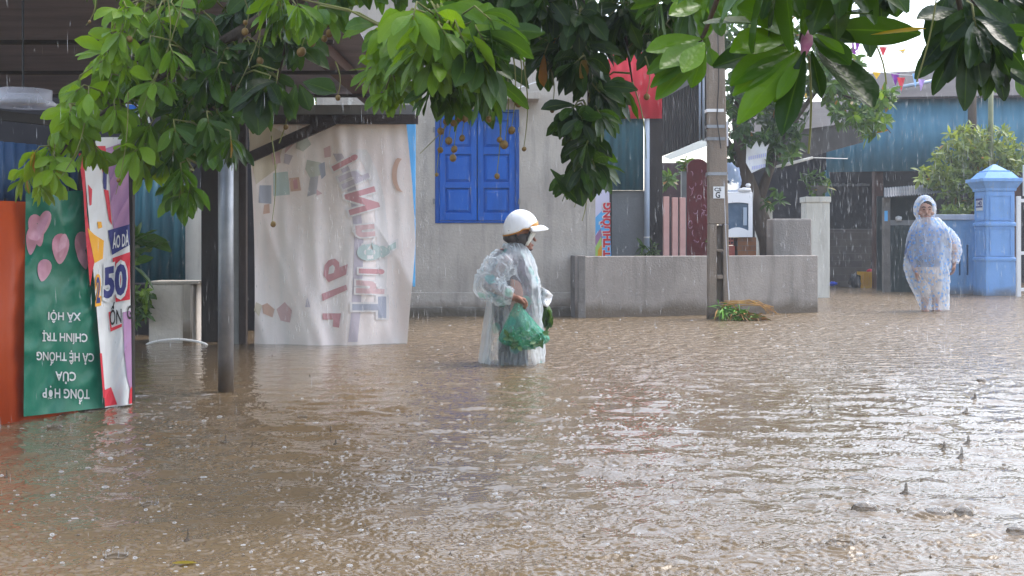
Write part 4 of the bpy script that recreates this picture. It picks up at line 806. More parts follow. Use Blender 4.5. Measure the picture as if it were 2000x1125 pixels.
# ------------------------------------------------------------------ leaves
def leaf_material(name, dark, mid, bright, trans=.35, rough=.28):
    m = bpy.data.materials.new(name); m.use_nodes = True; n, l = m.node_tree.nodes, m.node_tree.links
    b = n['Principled BSDF']; b.inputs['Roughness'].default_value = rough; b.inputs['Specular IOR Level'].default_value = .26
    at = n.new('ShaderNodeAttribute'); at.attribute_name = 'tone'; sp = n.new('ShaderNodeSeparateColor'); l.new(at.outputs[0], sp.inputs[0])
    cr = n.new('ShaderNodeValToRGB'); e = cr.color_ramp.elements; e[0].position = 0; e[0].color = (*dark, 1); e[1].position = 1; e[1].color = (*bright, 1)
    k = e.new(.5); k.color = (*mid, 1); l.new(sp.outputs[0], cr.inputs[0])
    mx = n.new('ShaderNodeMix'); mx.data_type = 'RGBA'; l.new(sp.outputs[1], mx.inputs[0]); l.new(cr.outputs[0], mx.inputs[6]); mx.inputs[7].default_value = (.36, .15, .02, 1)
    # pale midrib and side veins run along the leaf: third channel = distance from the midrib
    vr = n.new('ShaderNodeMapRange'); vr.inputs[1].default_value = .0; vr.inputs[2].default_value = .09; vr.inputs[3].default_value = .16; vr.inputs[4].default_value = 0; l.new(sp.outputs[2], vr.inputs[0])
    my = n.new('ShaderNodeMix'); my.data_type = 'RGBA'; l.new(vr.outputs[0], my.inputs[0]); l.new(mx.outputs[2], my.inputs[6]); my.inputs[7].default_value = (bright[0]*1.5, bright[1]*1.4, bright[2]*2, 1)
    l.new(my.outputs[2], b.inputs['Base Color'])
    tl = n.new('ShaderNodeBsdfTranslucent'); ts = n.new('ShaderNodeMix'); ts.data_type = 'RGBA'; ts.blend_type = 'MULTIPLY'; ts.inputs[0].default_value = 1; l.new(my.outputs[2], ts.inputs[6]); ts.inputs[7].default_value = (1.8, 1.65, .3, 1); l.new(ts.outputs[2], tl.inputs[0])
    ms = n.new('ShaderNodeMixShader'); ms.inputs[0].default_value = trans; l.new(b.outputs[0], ms.inputs[1]); l.new(tl.outputs[0], ms.inputs[2]); l.new(ms.outputs[0], n['Material Output'].inputs[0])
    tc = n.new('ShaderNodeTexCoord'); t = n.new('ShaderNodeTexNoise'); t.inputs['Scale'].default_value = 45; t.inputs['Detail'].default_value = 2; l.new(tc.outputs['Object'], t.inputs[0])
    bp = n.new('ShaderNodeBump'); bp.inputs['Strength'].default_value = .35; bp.inputs['Distance'].default_value = .01; l.new(t.outputs[0], bp.inputs['Height']); l.new(bp.outputs[0], b.inputs['Normal'])
    return m
M['leaf'] = leaf_material('fruit_tree_leaf', (.014, .034, .010), (.055, .135, .014), (.17, .30, .02), .42, .34)
M['leafbig'] = leaf_material('large_leaf', (.010, .028, .010), (.055, .135, .008), (.13, .27, .008), .42, .27)
M['leafbg'] = leaf_material('yard_tree_leaf', (.02, .05, .018), (.06, .13, .03), (.16, .26, .05), .35, .35)
M['leafpale'] = leaf_material('shrub_leaf', (.04, .075, .028), (.11, .17, .05), (.28, .34, .11), .35, .35)

class Leaves:
    """many leaves in one mesh: each a curved, folded blade with a tone set per leaf"""
    def __init__(s, ns=6): s.V = []; s.T = []; s.ns = ns
    def leaf(s, base, d, up, L, W, droop=.5, tone=.5, old=0, fold=.25, shape='obov', wave=.0):
        ns = s.ns; d = Vector(d).normalized(); side = d.cross(Vector(up))
        side = side.normalized() if side.length > 1e-4 else d.orthogonal().normalized()
        nn = side.cross(d).normalized(); p = Vector(base); rows = []; cur = d.copy(); ph = random.uniform(0, 6)
        for i in range(ns+1):
            t = i/ns
            if shape == 'obov': w = W*.5*(math.sin(math.pi*min(1, t**1.2*.95+.04))**.85)*(.6+.55*t) if 0 < t < 1 else (.04*W if t == 0 else .05*W)
            elif shape == 'lanc': w = W*.5*math.sin(math.pi*min(1, t*.96+.02))**.9
            else: w = W*.5*math.sin(math.pi*min(1, t*.95+.03))**.7
            wv = wave*W*math.sin(t*11+ph)
            lift = fold*w
            rows.append((p-side*w+nn*(lift+wv), p-side*w*.5+nn*(lift*.4+wv*.3), p.copy(), p+side*w*.5+nn*(lift*.4-wv*.3), p+side*w+nn*(lift-wv*.8)))
            cur = (cur+Vector((0, 0, -1))*(droop/ns)).normalized(); p = p+cur*(L/ns)
            side = (side-cur*side.dot(cur)).normalized(); nn = side.cross(cur).normalized()
        for r in rows:
            s.V += [tuple(q) for q in r]
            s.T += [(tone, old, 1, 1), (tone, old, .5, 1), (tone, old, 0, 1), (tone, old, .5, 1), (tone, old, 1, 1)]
    def rosette(s, c, axis, n, L, W, tone, tj=.15, spread=(35, 80), droop=.6, shape='obov', oldp=.02, wave=.04, fold=.25):
        axis = Vector(axis).normalized(); a = axis.orthogonal().normalized(); b2 = axis.cross(a); ph = random.uniform(0, 6.28)
        for i in range(n):
            an = ph+i*2.4+random.uniform(-.3, .3); th = R(spread[0]+(spread[1]-spread[0])*((i+.5)/n)+random.uniform(-10, 10))
            rad = a*math.cos(an)+b2*math.sin(an); d = axis*math.cos(th)+rad*math.sin(th)
            l = L*random.uniform(.7, 1.1)*(.75+.35*(i+.5)/n)
            s.leaf(Vector(c)-axis*(L*.25*(i/n)), d, axis*.6+Vector((0, 0, .6)), l, W*l/L*random.uniform(.85, 1.1), droop*random.uniform(.5, 1.4), min(1, max(0, tone+random.uniform(-tj, tj))), random.choice((.5, .9)) if random.random() < oldp else 0, fold, shape, wave)
    def build(s, name, mat, parent=None, loc=None):
        org = ORG[parent.name] if parent is not None else Vector(loc); ns = s.ns
        v = np.array(s.V, np.float32)-np.array(org, np.float32); nl = len(v)//((ns+1)*5)
        base = []
        for i in range(ns):
            for j in range(4): base.append((i*5+j, i*5+j+1, (i+1)*5+j+1, (i+1)*5+j))
        q = (np.array(base)[None]+np.arange(nl)[:, None, None]*((ns+1)*5)).reshape(-1, 4)
        me = bpy.data.meshes.new(name); me.vertices.add(len(v)); me.vertices.foreach_set('co', v.ravel())
        me.loops.add(q.size); me.loops.foreach_set('vertex_index', q.astype(np.int32).ravel()); me.polygons.add(len(q)); me.polygons.foreach_set('loop_start', np.arange(0, q.size, 4, dtype=np.int32))
        me.update(calc_edges=True); me.polygons.foreach_set('use_smooth', np.ones(len(q), bool))
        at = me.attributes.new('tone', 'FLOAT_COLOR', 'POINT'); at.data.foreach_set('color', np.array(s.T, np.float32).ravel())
        me.materials.append(mat); return link_mesh(name, me, parent, loc)

# ------------------------------------------------------------------ overhanging fruit tree
TX, TY = 3.4, 5.2
ot = thing('fruit_tree', 'broad-leaved fruit tree whose leafy fruiting branches hang over the flooded yard from above', 'tree', (TX, TY, -.5))
limbs = [[(TX, TY, -.5), (TX-.05, TY, .8), (TX+.02, TY+.05, 2.0), (TX-.15, TY+.05, 3.0)],
  [(TX-.15, TY+.05, 3.0), (1.9, 5.4, 3.3), (.7, 5.6, 3.0), P(760, -180, 6.0), P(600, -20, 6.1), P(470, 62, 6.1), P(400, 100, 6.1), P(330, 140, 6.1), P(230, 200, 6.1), P(150, 255, 6.1), P(95, 335, 6.1)],
  [P(470, 62, 6.1), P(470, 140, 6.1), P(430, 210, 6.1), P(415, 270, 6.1), P(370, 345, 6.1)],
  [P(330, 140, 6.1), P(250, 110, 6.1), P(215, 60, 6.0)], [P(600, -20, 6.1), P(420, -30, 6.2), P(280, 20, 6.2)],
  [(.7, 5.6, 3.0), P(860, -100, 5.2), P(850, 20, 5.0), P(880, 90, 4.9), P(860, 180, 4.9)], [P(850, 20, 5.0), P(780, 70, 5.1), P(770, 150, 5.1)],
  [(.7, 5.6, 3.0), P(1080, -150, 5.6), P(1130, 0, 5.5), P(1150, 140, 5.5), P(1150, 260, 5.5), P(1140, 350, 5.5)], [P(1130, 0, 5.5), P(1220, 60, 5.6), P(1235, 160, 5.6)],
  [P(1080, -150, 5.6), P(980, -20, 5.4), P(960, 90, 5.3)], [(1.9, 5.4, 3.3), P(1330, -150, 5.2), P(1330, 0, 5.2), P(1320, 60, 5.2)], [P(600, -20, 6.1), P(560, 80, 6.2), P(540, 170, 6.2)]]
tr_ = MB(); tr_.tube(limbs[0], [.2, .17, .15, .11], 14); tr_.build('trunk', M['bark'], ot, smooth=True)
lb = MB(); nodes = []
for li in limbs[1:]:
    li = [Vector(p) for p in li]; n = len(li); r0 = .05 if li is not limbs[1] and len(li) > 8 else .014
    lb.tube(li, [r0*(1-.75*i/(n-1)) if n < 8 else .075*(1-i/(n-1))**1.6+.005 for i in range(n)], 8)
    for a, c in zip(li, li[1:]):
        for k in range(6): nodes.append(a.lerp(c, k/6))
lv = Leaves(); tw = MB()
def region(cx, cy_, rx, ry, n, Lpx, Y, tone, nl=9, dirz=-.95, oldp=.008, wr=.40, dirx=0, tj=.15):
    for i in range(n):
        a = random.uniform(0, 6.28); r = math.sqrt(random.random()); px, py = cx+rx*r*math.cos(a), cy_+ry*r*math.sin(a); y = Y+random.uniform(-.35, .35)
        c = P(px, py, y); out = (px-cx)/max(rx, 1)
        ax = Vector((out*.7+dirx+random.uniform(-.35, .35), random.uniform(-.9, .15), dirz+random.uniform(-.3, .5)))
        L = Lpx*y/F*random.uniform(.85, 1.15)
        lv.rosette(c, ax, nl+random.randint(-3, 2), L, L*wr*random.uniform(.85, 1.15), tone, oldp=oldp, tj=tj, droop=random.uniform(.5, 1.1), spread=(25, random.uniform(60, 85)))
        nd = min(nodes, key=lambda q: (q-c).length+max(0, c.z-q.z)*.8)
        b0 = c-ax.normalized()*(L*.4); mid = (nd+b0)/2+Vector((0, 0, .03)); tw.tube([nd, mid, b0, c], [.0055, .0045, .0035, .003], 5)
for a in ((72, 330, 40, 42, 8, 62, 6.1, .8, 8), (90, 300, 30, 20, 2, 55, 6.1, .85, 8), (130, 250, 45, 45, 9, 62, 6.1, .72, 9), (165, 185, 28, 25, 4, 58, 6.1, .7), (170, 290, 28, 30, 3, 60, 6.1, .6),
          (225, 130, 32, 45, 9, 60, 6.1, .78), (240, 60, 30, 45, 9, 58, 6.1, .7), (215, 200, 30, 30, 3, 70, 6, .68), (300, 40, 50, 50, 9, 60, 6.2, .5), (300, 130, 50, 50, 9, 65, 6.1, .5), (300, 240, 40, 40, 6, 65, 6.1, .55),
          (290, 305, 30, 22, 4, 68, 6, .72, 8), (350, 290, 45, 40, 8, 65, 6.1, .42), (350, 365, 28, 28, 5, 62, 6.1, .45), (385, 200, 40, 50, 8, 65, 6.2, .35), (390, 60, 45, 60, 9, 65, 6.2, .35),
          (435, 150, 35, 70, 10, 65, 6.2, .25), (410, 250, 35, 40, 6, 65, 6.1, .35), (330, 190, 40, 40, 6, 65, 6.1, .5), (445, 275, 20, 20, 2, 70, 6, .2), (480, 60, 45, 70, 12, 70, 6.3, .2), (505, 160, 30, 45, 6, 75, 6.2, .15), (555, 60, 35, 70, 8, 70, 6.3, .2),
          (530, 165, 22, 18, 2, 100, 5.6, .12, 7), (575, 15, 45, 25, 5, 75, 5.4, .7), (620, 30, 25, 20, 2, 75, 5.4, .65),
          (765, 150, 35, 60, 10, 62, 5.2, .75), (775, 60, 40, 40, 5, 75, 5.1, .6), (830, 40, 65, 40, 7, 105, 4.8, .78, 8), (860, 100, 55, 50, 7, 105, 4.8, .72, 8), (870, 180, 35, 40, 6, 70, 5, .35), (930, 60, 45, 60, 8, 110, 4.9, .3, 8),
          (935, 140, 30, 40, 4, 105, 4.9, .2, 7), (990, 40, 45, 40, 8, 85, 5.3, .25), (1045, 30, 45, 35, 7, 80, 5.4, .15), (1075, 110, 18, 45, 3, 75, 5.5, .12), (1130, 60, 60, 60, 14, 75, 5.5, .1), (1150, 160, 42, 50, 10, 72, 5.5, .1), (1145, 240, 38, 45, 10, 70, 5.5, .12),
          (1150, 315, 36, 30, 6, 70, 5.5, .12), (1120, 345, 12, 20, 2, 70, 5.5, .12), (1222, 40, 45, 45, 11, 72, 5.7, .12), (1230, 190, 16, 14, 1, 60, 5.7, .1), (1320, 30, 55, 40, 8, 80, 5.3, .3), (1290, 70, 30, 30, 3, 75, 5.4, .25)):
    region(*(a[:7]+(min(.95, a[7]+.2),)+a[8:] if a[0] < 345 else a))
for a in ((330, -50, 220, 40, 14, 65, 6.3, .4), (700, -60, 220, 40, 16, 80, 5.6, .4), (1000, -50, 260, 40, 20, 80, 5.4, .25), (1300, -50, 150, 40, 10, 80, 5.3, .3)): region(*a)
# the part of the crown above the view
for i in range(330):
    c = Vector((random.uniform(-1.6, 1.25) if i < 270 else random.uniform(1.2, 3.2), random.uniform(4.6, 8.8), 0)); c.z = max(H+(HOR+90)*c.y/F, random.uniform(2.4, 4.6))
    lv.rosette(c, (random.uniform(-.5, .5), random.uniform(-.5, .5), random.uniform(-.6, .8)), 9, .17, .075, random.uniform(.1, .7))
    nd = min(nodes, key=lambda q: (q-c).length); tw.tube([nd, (nd+c)/2+Vector((0, 0, .08)), c], [.007, .005, .003], 5)
# long leaves drawn one by one
def lpx(lvs, bx_, by_, tx, ty, Yb, Yt, wpx, tone, droop=.15, up=(0, -1, .5), old=0, shape='obov', fold=.3, wave=.03):
    wpx *= 1.32; a, e = P(bx_, by_, Yb), P(tx, ty, Yt); d = e-a; L = d.length; d = d+Vector((0, 0, L*droop*.45)); lvs.leaf(a, d, up, L*1.02, wpx*Yb/F, droop, tone, old, fold, shape, wave)
for a in ((592, 160, 655, 180, 5.8, 5.7, 36, .12), (585, 165, 605, 215, 5.8, 5.8, 26, .12), (578, 165, 565, 235, 5.8, 5.8, 26, .14), (500, 165, 505, 262, 5.8, 5.8, 46, .16), (620, 10, 585, 75, 5.2, 5.2, 28, .85), (560, 10, 600, 55, 5.2, 5.2, 36, .85),
          (960, 50, 905, 92, 4.6, 4.6, 46, .85), (955, 5, 948, 40, 4.6, 4.6, 45, .6), (930, 55, 915, 130, 4.6, 4.6, 28, .6), (945, 100, 965, 215, 4.8, 4.8, 52, .2), (900, 30, 935, 110, 4.7, 4.7, 50, .2), (1075, 330, 1135, 400, 5.4, 5.4, 22, .12), (1130, 320, 1138, 402, 5.4, 5.4, 24, .12), (1120, 330, 1100, 378, 5.4, 5.4, 24, .15)): lpx(lv, *a)
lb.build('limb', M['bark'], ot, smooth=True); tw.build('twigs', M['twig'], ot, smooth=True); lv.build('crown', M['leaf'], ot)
# hanging flower stalks and ribbed fruits
fm = MB(); nu, nv = 16, 9; k = 0
for i in range(nv+1):
    t = math.pi*i/nv
    for j in range(nu):
        a = 2*math.pi*j/nu; q = 1+.13*abs(math.cos(2*a)); fm.v.append((.0155*math.sin(t)*math.cos(a)*q, .0155*math.sin(t)*math.sin(a)*q, .019*math.cos(t)))
for i in range(nv):
    for j in range(nu): fm.f.append((i*nu+j, (i+1)*nu+j, (i+1)*nu+(j+1) % nu, i*nu+(j+1) % nu)); fm.m.append(0)
fruit_me = fm.mesh('fruit', M['fruit'], smooth=True)
def fruit(px, py, Y, s=1):
    o = bpy.data.objects.new('fruit', fruit_me); COL.objects.link(o); o.parent = ot; o.location = P(px, py, Y)-ORG[ot.name]; s *= random.uniform(.6, .85); o.scale = (s, s, s); o.rotation_euler = (random.uniform(-.4, .4), random.uniform(-.4, .4), random.uniform(0, 3))
def stalk(x0, y0, x1, y1, Y, fr=(), bow=8):
    b = MB(); pts = [P(x0+(x1-x0)*t+bow*math.sin(math.pi*t), y0+(y1-y0)*t, Y) for t in [i/8 for i in range(9)]]; b.tube(pts, [.0035-.002*i/8 for i in range(9)], 5); b.build('flower_stalk', M['twig'], ot)
    for t, dx_, s in fr: fruit(x0+(x1-x0)*t+bow*math.sin(math.pi*t)+dx_, y0+(y1-y0)*t+8, Y, s)
for a in ((185, -10, 168, 50, 5.9, ((.75, -3, .7),)), (285, -10, 258, 70, 5.8, ((.98, -6, 1.3),)), (326, -10, 324, 118, 5.8, ()), (360, -10, 275, 215, 5.8, ()), (250, 180, 226, 380, 5.8, ((.82, -3, .9),)), (165, 240, 120, 345, 5.8, ()), (105, 270, 90, 320, 5.9, ()), (520, 10, 460, 178, 5.8, ()), (478, 0, 476, 60, 5.8, ((.9, 0, 1.1), (.6, -5, .9))),
          (500, 0, 500, 130, 6, ((.85, 4, 1.3),)), (545, 280, 560, 180, 5.9, ((.4, 0, 1.1),)), (530, 265, 531, 435, 5.9, ((.97, 2, 1),)), (620, 0, 612, 75, 5.6, ((.75, 0, 1.5), (1, -4, 1.5), (.9, 18, 1.4))), (640, 0, 636, 60, 5.6, ((.6, -6, 1.5), (.95, 6, 1.4))), (590, 20, 588, 95, 5.6, ((.98, 0, 1.5),)), (655, 120, 658, 190, 5.6, ((.9, 0, 1.0),)),
          (880, 120, 876, 270, 5.1, ((.55, 0, 1.1), (.75, 3, 1.2), (.98, 0, 1.2))), (870, 100, 862, 285, 5.1, ((.7, 0, 1.2), (1, -2, 1))), (890, 90, 884, 305, 5.1, ((.62, 4, 1.2), (.9, 0, 1.1), (.98, 0, 1.2))), (903, 100, 902, 265, 5.1, ((.75, 0, 1), (.98, 0, 1))), (855, 110, 852, 340, 5.1, ((.6, 0, 1), (.97, 0, .7))),
          (950, 120, 954, 228, 5.1, ((.97, 0, 1.2),)), (972, 120, 970, 343, 5.1, ((.65, -2, .9), (.97, 0, 1))), (985, 100, 986, 280, 5.1, ((.97, -2, 1.2),)), (1000, 90, 998, 255, 5.1, ((.95, 0, 1.1),)), (1022, 120, 1023, 288, 5.1, ((.97, 0, .9),)), (1010, 80, 1012, 198, 5.1, ((.97, 0, 1.2),)), (1070, 120, 1078, 210, 5.3, ((.97, 0, .8),)), (1048, 60, 1060, 150, 5.3, ()), (960, 190, 975, 290, 5.2, ()),
          (1260, 110, 1262, 185, 5.3, ((.95, 0, 1),)), (1235, 160, 1262, 310, 5.3, ()), (1138, 340, 1137, 432, 5.4, ()), (1120, 330, 1122, 405, 5.4, ()), (1110, 250, 1109, 285, 5.4, ((.8, 0, 1),)), (900, 200, 820, 300, 5.1, ())): stalk(*a)

# ------------------------------------------------------------------ near tree with large glossy leaves
nt = thing('large_leaf_tree', 'near tree with large glossy drooping leaves around a pink flower bud', 'tree', (1.9, 1.7, -.5))
b = MB(); b.tube([(1.9, 1.7, -.5), (1.88, 1.75, .7), (1.95, 1.8, 1.7), (1.8, 1.9, 2.3)], [.13, .11, .1, .08], 12); b.build('trunk', M['bark'], nt, smooth=True)
b = MB(); cN = P(1568, 78, 2.4)
b.tube([(1.8, 1.9, 2.3), (1.3, 2.2, 2.05), P(1640, -120, 2.5), P(1590, -10, 2.45), cN], [.05, .03, .014, .009, .008], 10)
b.tube([(1.3, 2.2, 2.05), P(1760, -200, 3.2), P(1860, -60, 3.5), P(1880, 40, 3.5)], [.02, .013, .01, .006], 8); b.tube([P(1860, -60, 3.5), P(1930, 40, 3.5), P(1990, 110, 3.5)], [.008, .006, .003], 6)
b.tube([P(1640, -120, 2.5), P(1430, -80, 3.6), P(1378, 60, 3.9), P(1340, 130, 3.9)], [.012, .01, .007, .005], 8)
b.build('limb', M['bark'], nt, smooth=True)
lv = Leaves(9)
# back leaves first, then the front
for a in ((1570, 40, 1500, -40, 2.45, 2.5, 62, .35, .1), (1575, 45, 1555, -50, 2.45, 2.5, 64, .45, .1), (1580, 40, 1700, 25, 2.45, 2.3, 62, .16, .2, (0, -.3, 1)), (1585, 60, 1795, 62, 2.5, 2.35, 46, .1, .15, (0, -1, -.2)), (1590, 60, 1668, 82, 2.45, 2.4, 30, .1),
          (1570, 60, 1378, 42, 2.45, 2.3, 44, .22, .15, (0, -.5, 1)), (1560, 66, 1442, 14, 2.4, 2.3, 58, .62, .1, (0, -1, .4)), (1552, 72, 1428, 96, 2.4, 2.25, 50, .66, .3, (0, -1, .5)), (1555, 84, 1395, 128, 2.5, 2.45, 46, .08, .1), (1558, 92, 1426, 160, 2.42, 2.3, 44, .5, .35), (1560, 96, 1432, 182, 2.4, 2.3, 34, .6, .25),
          (1562, 100, 1442, 238, 2.38, 2.28, 44, .72, .15), (1566, 100, 1512, 196, 2.4, 2.32, 32, .55, .1), (1568, 110, 1518, 192, 2.36, 2.3, 24, .75, .1), (1572, 100, 1528, 262, 2.35, 2.3, 44, .06, .05, (-.6, -1, .1)), (1585, 100, 1604, 190, 2.45, 2.42, 26, .04, .05), (1592, 88, 1702, 206, 2.42, 2.25, 74, .05, .12, (.3, -1, .5)), (1586, 74, 1660, 125, 2.38, 2.32, 44, .3, .2), (1590, 66, 1648, 104, 2.36, 2.3, 20, .85, .15),
          (1572, 70, 1568, 20, 2.35, 2.3, 34, .5, .1), (1690, -20, 1700, 110, 3, 3, 34, .06), (1718, -30, 1722, 40, 3.2, 3.2, 34, .06), (1740, -30, 1752, 32, 3.2, 3.2, 36, .08)): lpx(lv, *a)
lpx(lv, 1700, 68, 1806, 56, 2.34, 2.3, 12, .8, 0, (0, -1, 1), .55)
# bright sprays left of the bud, backlit look put into their tone
for a in ((1375, 75, 1264, 98, 3.9, 3.8, 36, .7), (1372, 82, 1265, 142, 3.9, 3.8, 30, .4), (1374, 84, 1290, 132, 3.85, 3.7, 38, .62), (1376, 84, 1334, 140, 3.8, 3.7, 36, .85), (1376, 90, 1272, 168, 3.9, 3.8, 28, .5), (1378, 94, 1282, 192, 3.9, 3.8, 36, .55), (1378, 96, 1350, 170, 3.9, 3.9, 30, .5), (1380, 60, 1362, 20, 3.9, 3.9, 26, .6), (1372, 10, 1308, 28, 3.9, 3.8, 34, .72), (1366, -5, 1312, 0, 3.9, 3.9, 36, .7), (1380, 20, 1375, 75, 3.9, 3.9, 26, .55), (1392, 20, 1410, 70, 3.9, 3.9, 24, .3), (1385, 92, 1395, 130, 4, 4, 24, .4), (1390, -10, 1350, 22, 3.9, 3.9, 20, .6)): lpx(lv, *a)
# dark spray at the right
for a in ((1870, 20, 1792, 35, 3.5, 3.4, 30, .05), (1866, 50, 1800, 128, 3.5, 3.5, 30, .05), (1875, 60, 1788, 152, 3.5, 3.5, 34, .1), (1870, 80, 1822, 184, 3.5, 3.5, 26, .08), (1882, 70, 1850, 160, 3.5, 3.5, 28, .06), (1890, 80, 1884, 214, 3.4, 3.4, 36, .06), (1900, 70, 1918, 168, 3.4, 3.4, 36, .06), (1930, 60, 1930, 168, 3.5, 3.5, 34, .05), (1940, 60, 1965, 170, 3.5, 3.5, 34, .04), (1925, 40, 1900, 140, 3.45, 3.45, 34, .1), (1940, 30, 1985, 80, 3.5, 3.5, 40, .05), (1900, 10, 1850, 80, 3.4, 3.4, 40, .07), (1880, 0, 1925, 80, 3.4, 3.4, 44, .05), (1960, 0, 1990, 60, 3.5, 3.5, 40, .05), (1850, -10, 1815, 70, 3.5, 3.5, 36, .05), (1895, -10, 1975, 60, 3.4, 3.4, 46, .06), (1860, 90, 1840, 150, 3.6, 3.6, 26, .3), (1935, 120, 1945, 180, 3.7, 3.7, 20, .6), (1990, 110, 2010, 60, 3.8, 3.8, 36, .6), (1985, 130, 2000, 190, 3.8, 3.8, 26, .4)): lpx(lv, *a)
nodes = [P(1880, 40, 3.5), P(1930, 40, 3.5), P(1860, -60, 3.5), P(1640, -120, 2.5)]; tw = MB()
for a in ((1885, 40, 60, 30, 7, 115, 3.6, .05), (1935, 80, 35, 40, 4, 105, 3.6, .05), (1940, 0, 60, 30, 5, 110, 3.6, .06), (1560, -70, 130, 25, 5, 190, 2.6, .3), (1420, -50, 60, 20, 4, 110, 3.9, .4), (1720, -40, 40, 20, 3, 120, 3.3, .06)): region(*a)
for i in range(40):
    c = Vector((random.uniform(.6, 2.6), random.uniform(1.6, 3.2), random.uniform(2.2, 3.2)))
    if c.z < H+(HOR+60)*c.y/F: continue
    lv.rosette(c, (random.uniform(-.5, .5), random.uniform(-.5, .5), .3), 9, .2, .085, random.uniform(.1, .6)); tw.tube([(1.3, 2.2, 2.05), c], [.008, .004], 5)
tw.build('twigs', M['twig'], nt, smooth=True); lv.build('crown', M['leafbig'], nt)
M['bud'] = mk('pink_bud', (.42, .12, .28), (.5, .3, .35), 40, .5)
b = MB(); b.tube([cN+Vector((0, -.03, .012)), cN+Vector((0, -.035, 0)), cN+Vector((-.002, -.038, -.012)), cN+Vector((-.006, -.04, -.026)), cN+Vector((-.009, -.04, -.04))], [.004, .011, .012, .008, .003], 10); b.build('flower_bud', M['bud'], nt, smooth=True)
for x0, y0, x1, y1, Y in ((1580, 110, 1579, 300, 2.4), (1694, 0, 1694, 110, 3.1), (1708, 80, 1731, 165, 3.1), (1830, -10, 1790, 160, 3.3)):
    b = MB(); b.tube([P(x0+(x1-x0)*t+5*math.sin(3.1*t), y0+(y1-y0)*t, Y) for t in (0, .25, .5, .75, 1)], .0022, 5); b.build('flower_stalk', M['twig'], nt)
b = MB()
for i in range(10): b.tube([P(1668, 105, 3.0), P(1668+random.uniform(-14, 14), 95+random.uniform(-25, 12), 3.0)], [.0015, .001], 4)
b.build('flower', flat('violet_flower', (.35, .08, .42)), nt)

# ------------------------------------------------------------------ yard trees and shrubs
yt = thing('yard_tree', 'leafy forked dark tree rising behind the utility pole and white cabinet', 'tree', (P(1495, 0, 20).x, 20, -.1))
b = MB(); b.tube([P(1508, 560, 20), P(1500, 470, 20), P(1478, 405, 20), P(1452, 330, 20), P(1440, 240, 20), P(1450, 120, 20)], [.17, .15, .14, .12, .09, .05], 10)
b.tube([P(1478, 405, 20), P(1500, 340, 20), P(1540, 250, 20), P(1600, 170, 20)], [.09, .07, .05, .03], 8); b.tube([P(1452, 330, 20), P(1412, 260, 20.2), P(1390, 180, 20.4)], [.06, .04, .02], 7); b.tube([P(1600, 170, 20), P(1690, 200, 19.6), P(1740, 260, 19.4)], [.025, .015, .006], 6)
b.build('trunk', M['bark'], yt, smooth=True)
lv = Leaves(4)
def bgregion(cx, cy_, rx, ry, n, Lpx, Y, tone, nl=7, wr=.4, shape='ell', dy=.6):
    for i in range(n):
        a = random.uniform(0, 6.28); r = math.sqrt(random.random()); y = Y+random.uniform(-dy, dy); c = P(cx+rx*r*math.cos(a), cy_+ry*r*math.sin(a), y); L = Lpx*y/F
        lv.rosette(c, (random.uniform(-.7, .7), random.uniform(-.9, .2), random.uniform(-.5, .6)), nl, L*random.uniform(.8, 1.2), L*wr, tone, .25, (30, 95), .5, shape, .02, 0)
for a in ((1480, 120, 60, 70, 60, 26, 20.3, .35), (1440, 210, 45, 60, 50, 26, 20, .3), (1520, 230, 55, 50, 55, 26, 20.2, .3), (1570, 130, 50, 60, 55, 26, 20.2, .35), (1640, 150, 55, 45, 50, 26, 19.8, .5), (1700, 225, 35, 42, 42, 26, 19.5, .6), (1660, 215, 40, 30, 26, 26, 19.8, .45), (1730, 190, 24, 14, 8, 26, 19.4, .6), (1420, 320, 25, 40, 18, 24, 20.2, .25), (1490, 290, 45, 28, 26, 26, 20, .35), (1535, 290, 20, 18, 10, 26, 20, .4), (1430, 60, 45, 50, 40, 26, 20.3, .3), (1560, 40, 90, 40, 50, 26, 20.4, .4), (1510, 395, 18, 26, 6, 20, 20, .3), (1400, 280, 15, 30, 8, 24, 20.2, .3)): bgregion(*a)
lv.build('crown', M['leafbg'], yt)
sb = thing('shrub', 'pale yellow-green leafy shrub spreading over the garden wall beside the blue pillar', 'shrub', (P(1880, 0, 25.4).x, 25.4, -.1))
b = MB()
for i in range(14):
    e = P(random.uniform(1810, 1990), random.uniform(270, 380), 25.4+random.uniform(-.4, .4)); s0 = P(1885+random.uniform(-10, 10), 450, 25.4); b.tube([P(1885, 575, 25.4), s0, (s0+e)/2+Vector((0, 0, .15)), e], [.03, .022, .014, .006], 6)
b.build('stems', M['bark'], sb)
lv = Leaves(3)
for a in ((1880, 300, 60, 45, 90, 19, 25.3, .7), (1835, 345, 42, 25, 45, 19, 25.2, .75), (1930, 320, 60, 45, 80, 19, 25.4, .6), (1890, 375, 50, 35, 65, 19, 25.1, .4), (1985, 300, 40, 30, 35, 19, 25.4, .6), (1900, 260, 30, 20, 18, 18, 25.4, .75), (1950, 270, 30, 22, 18, 18, 25.4, .7), (1870, 410, 30, 12, 12, 18, 24.6, .3)): bgregion(*a, dy=.5)
lv.build('crown', M['leafpale'], sb)
lv = Leaves(3); bgregion(1600, 358, 22, 17, 11, 20, 22.8, .55, dy=.15); bgregion(1580, 350, 12, 14, 4, 22, 22.8, .4, dy=.1); lv.build('plant', M['leafbg'], pt)
lv = Leaves(3); bgregion(1268, 490, 18, 14, 8, 22, 19.2, .35, wr=.3, dy=.1); o = lv.build('potted_plant', M['leafbg'], loc=tuple(P(1268, 503, 19.2))); tag(o, 'small dark leafy plant at the foot of the blue drainpipe', 'plant')
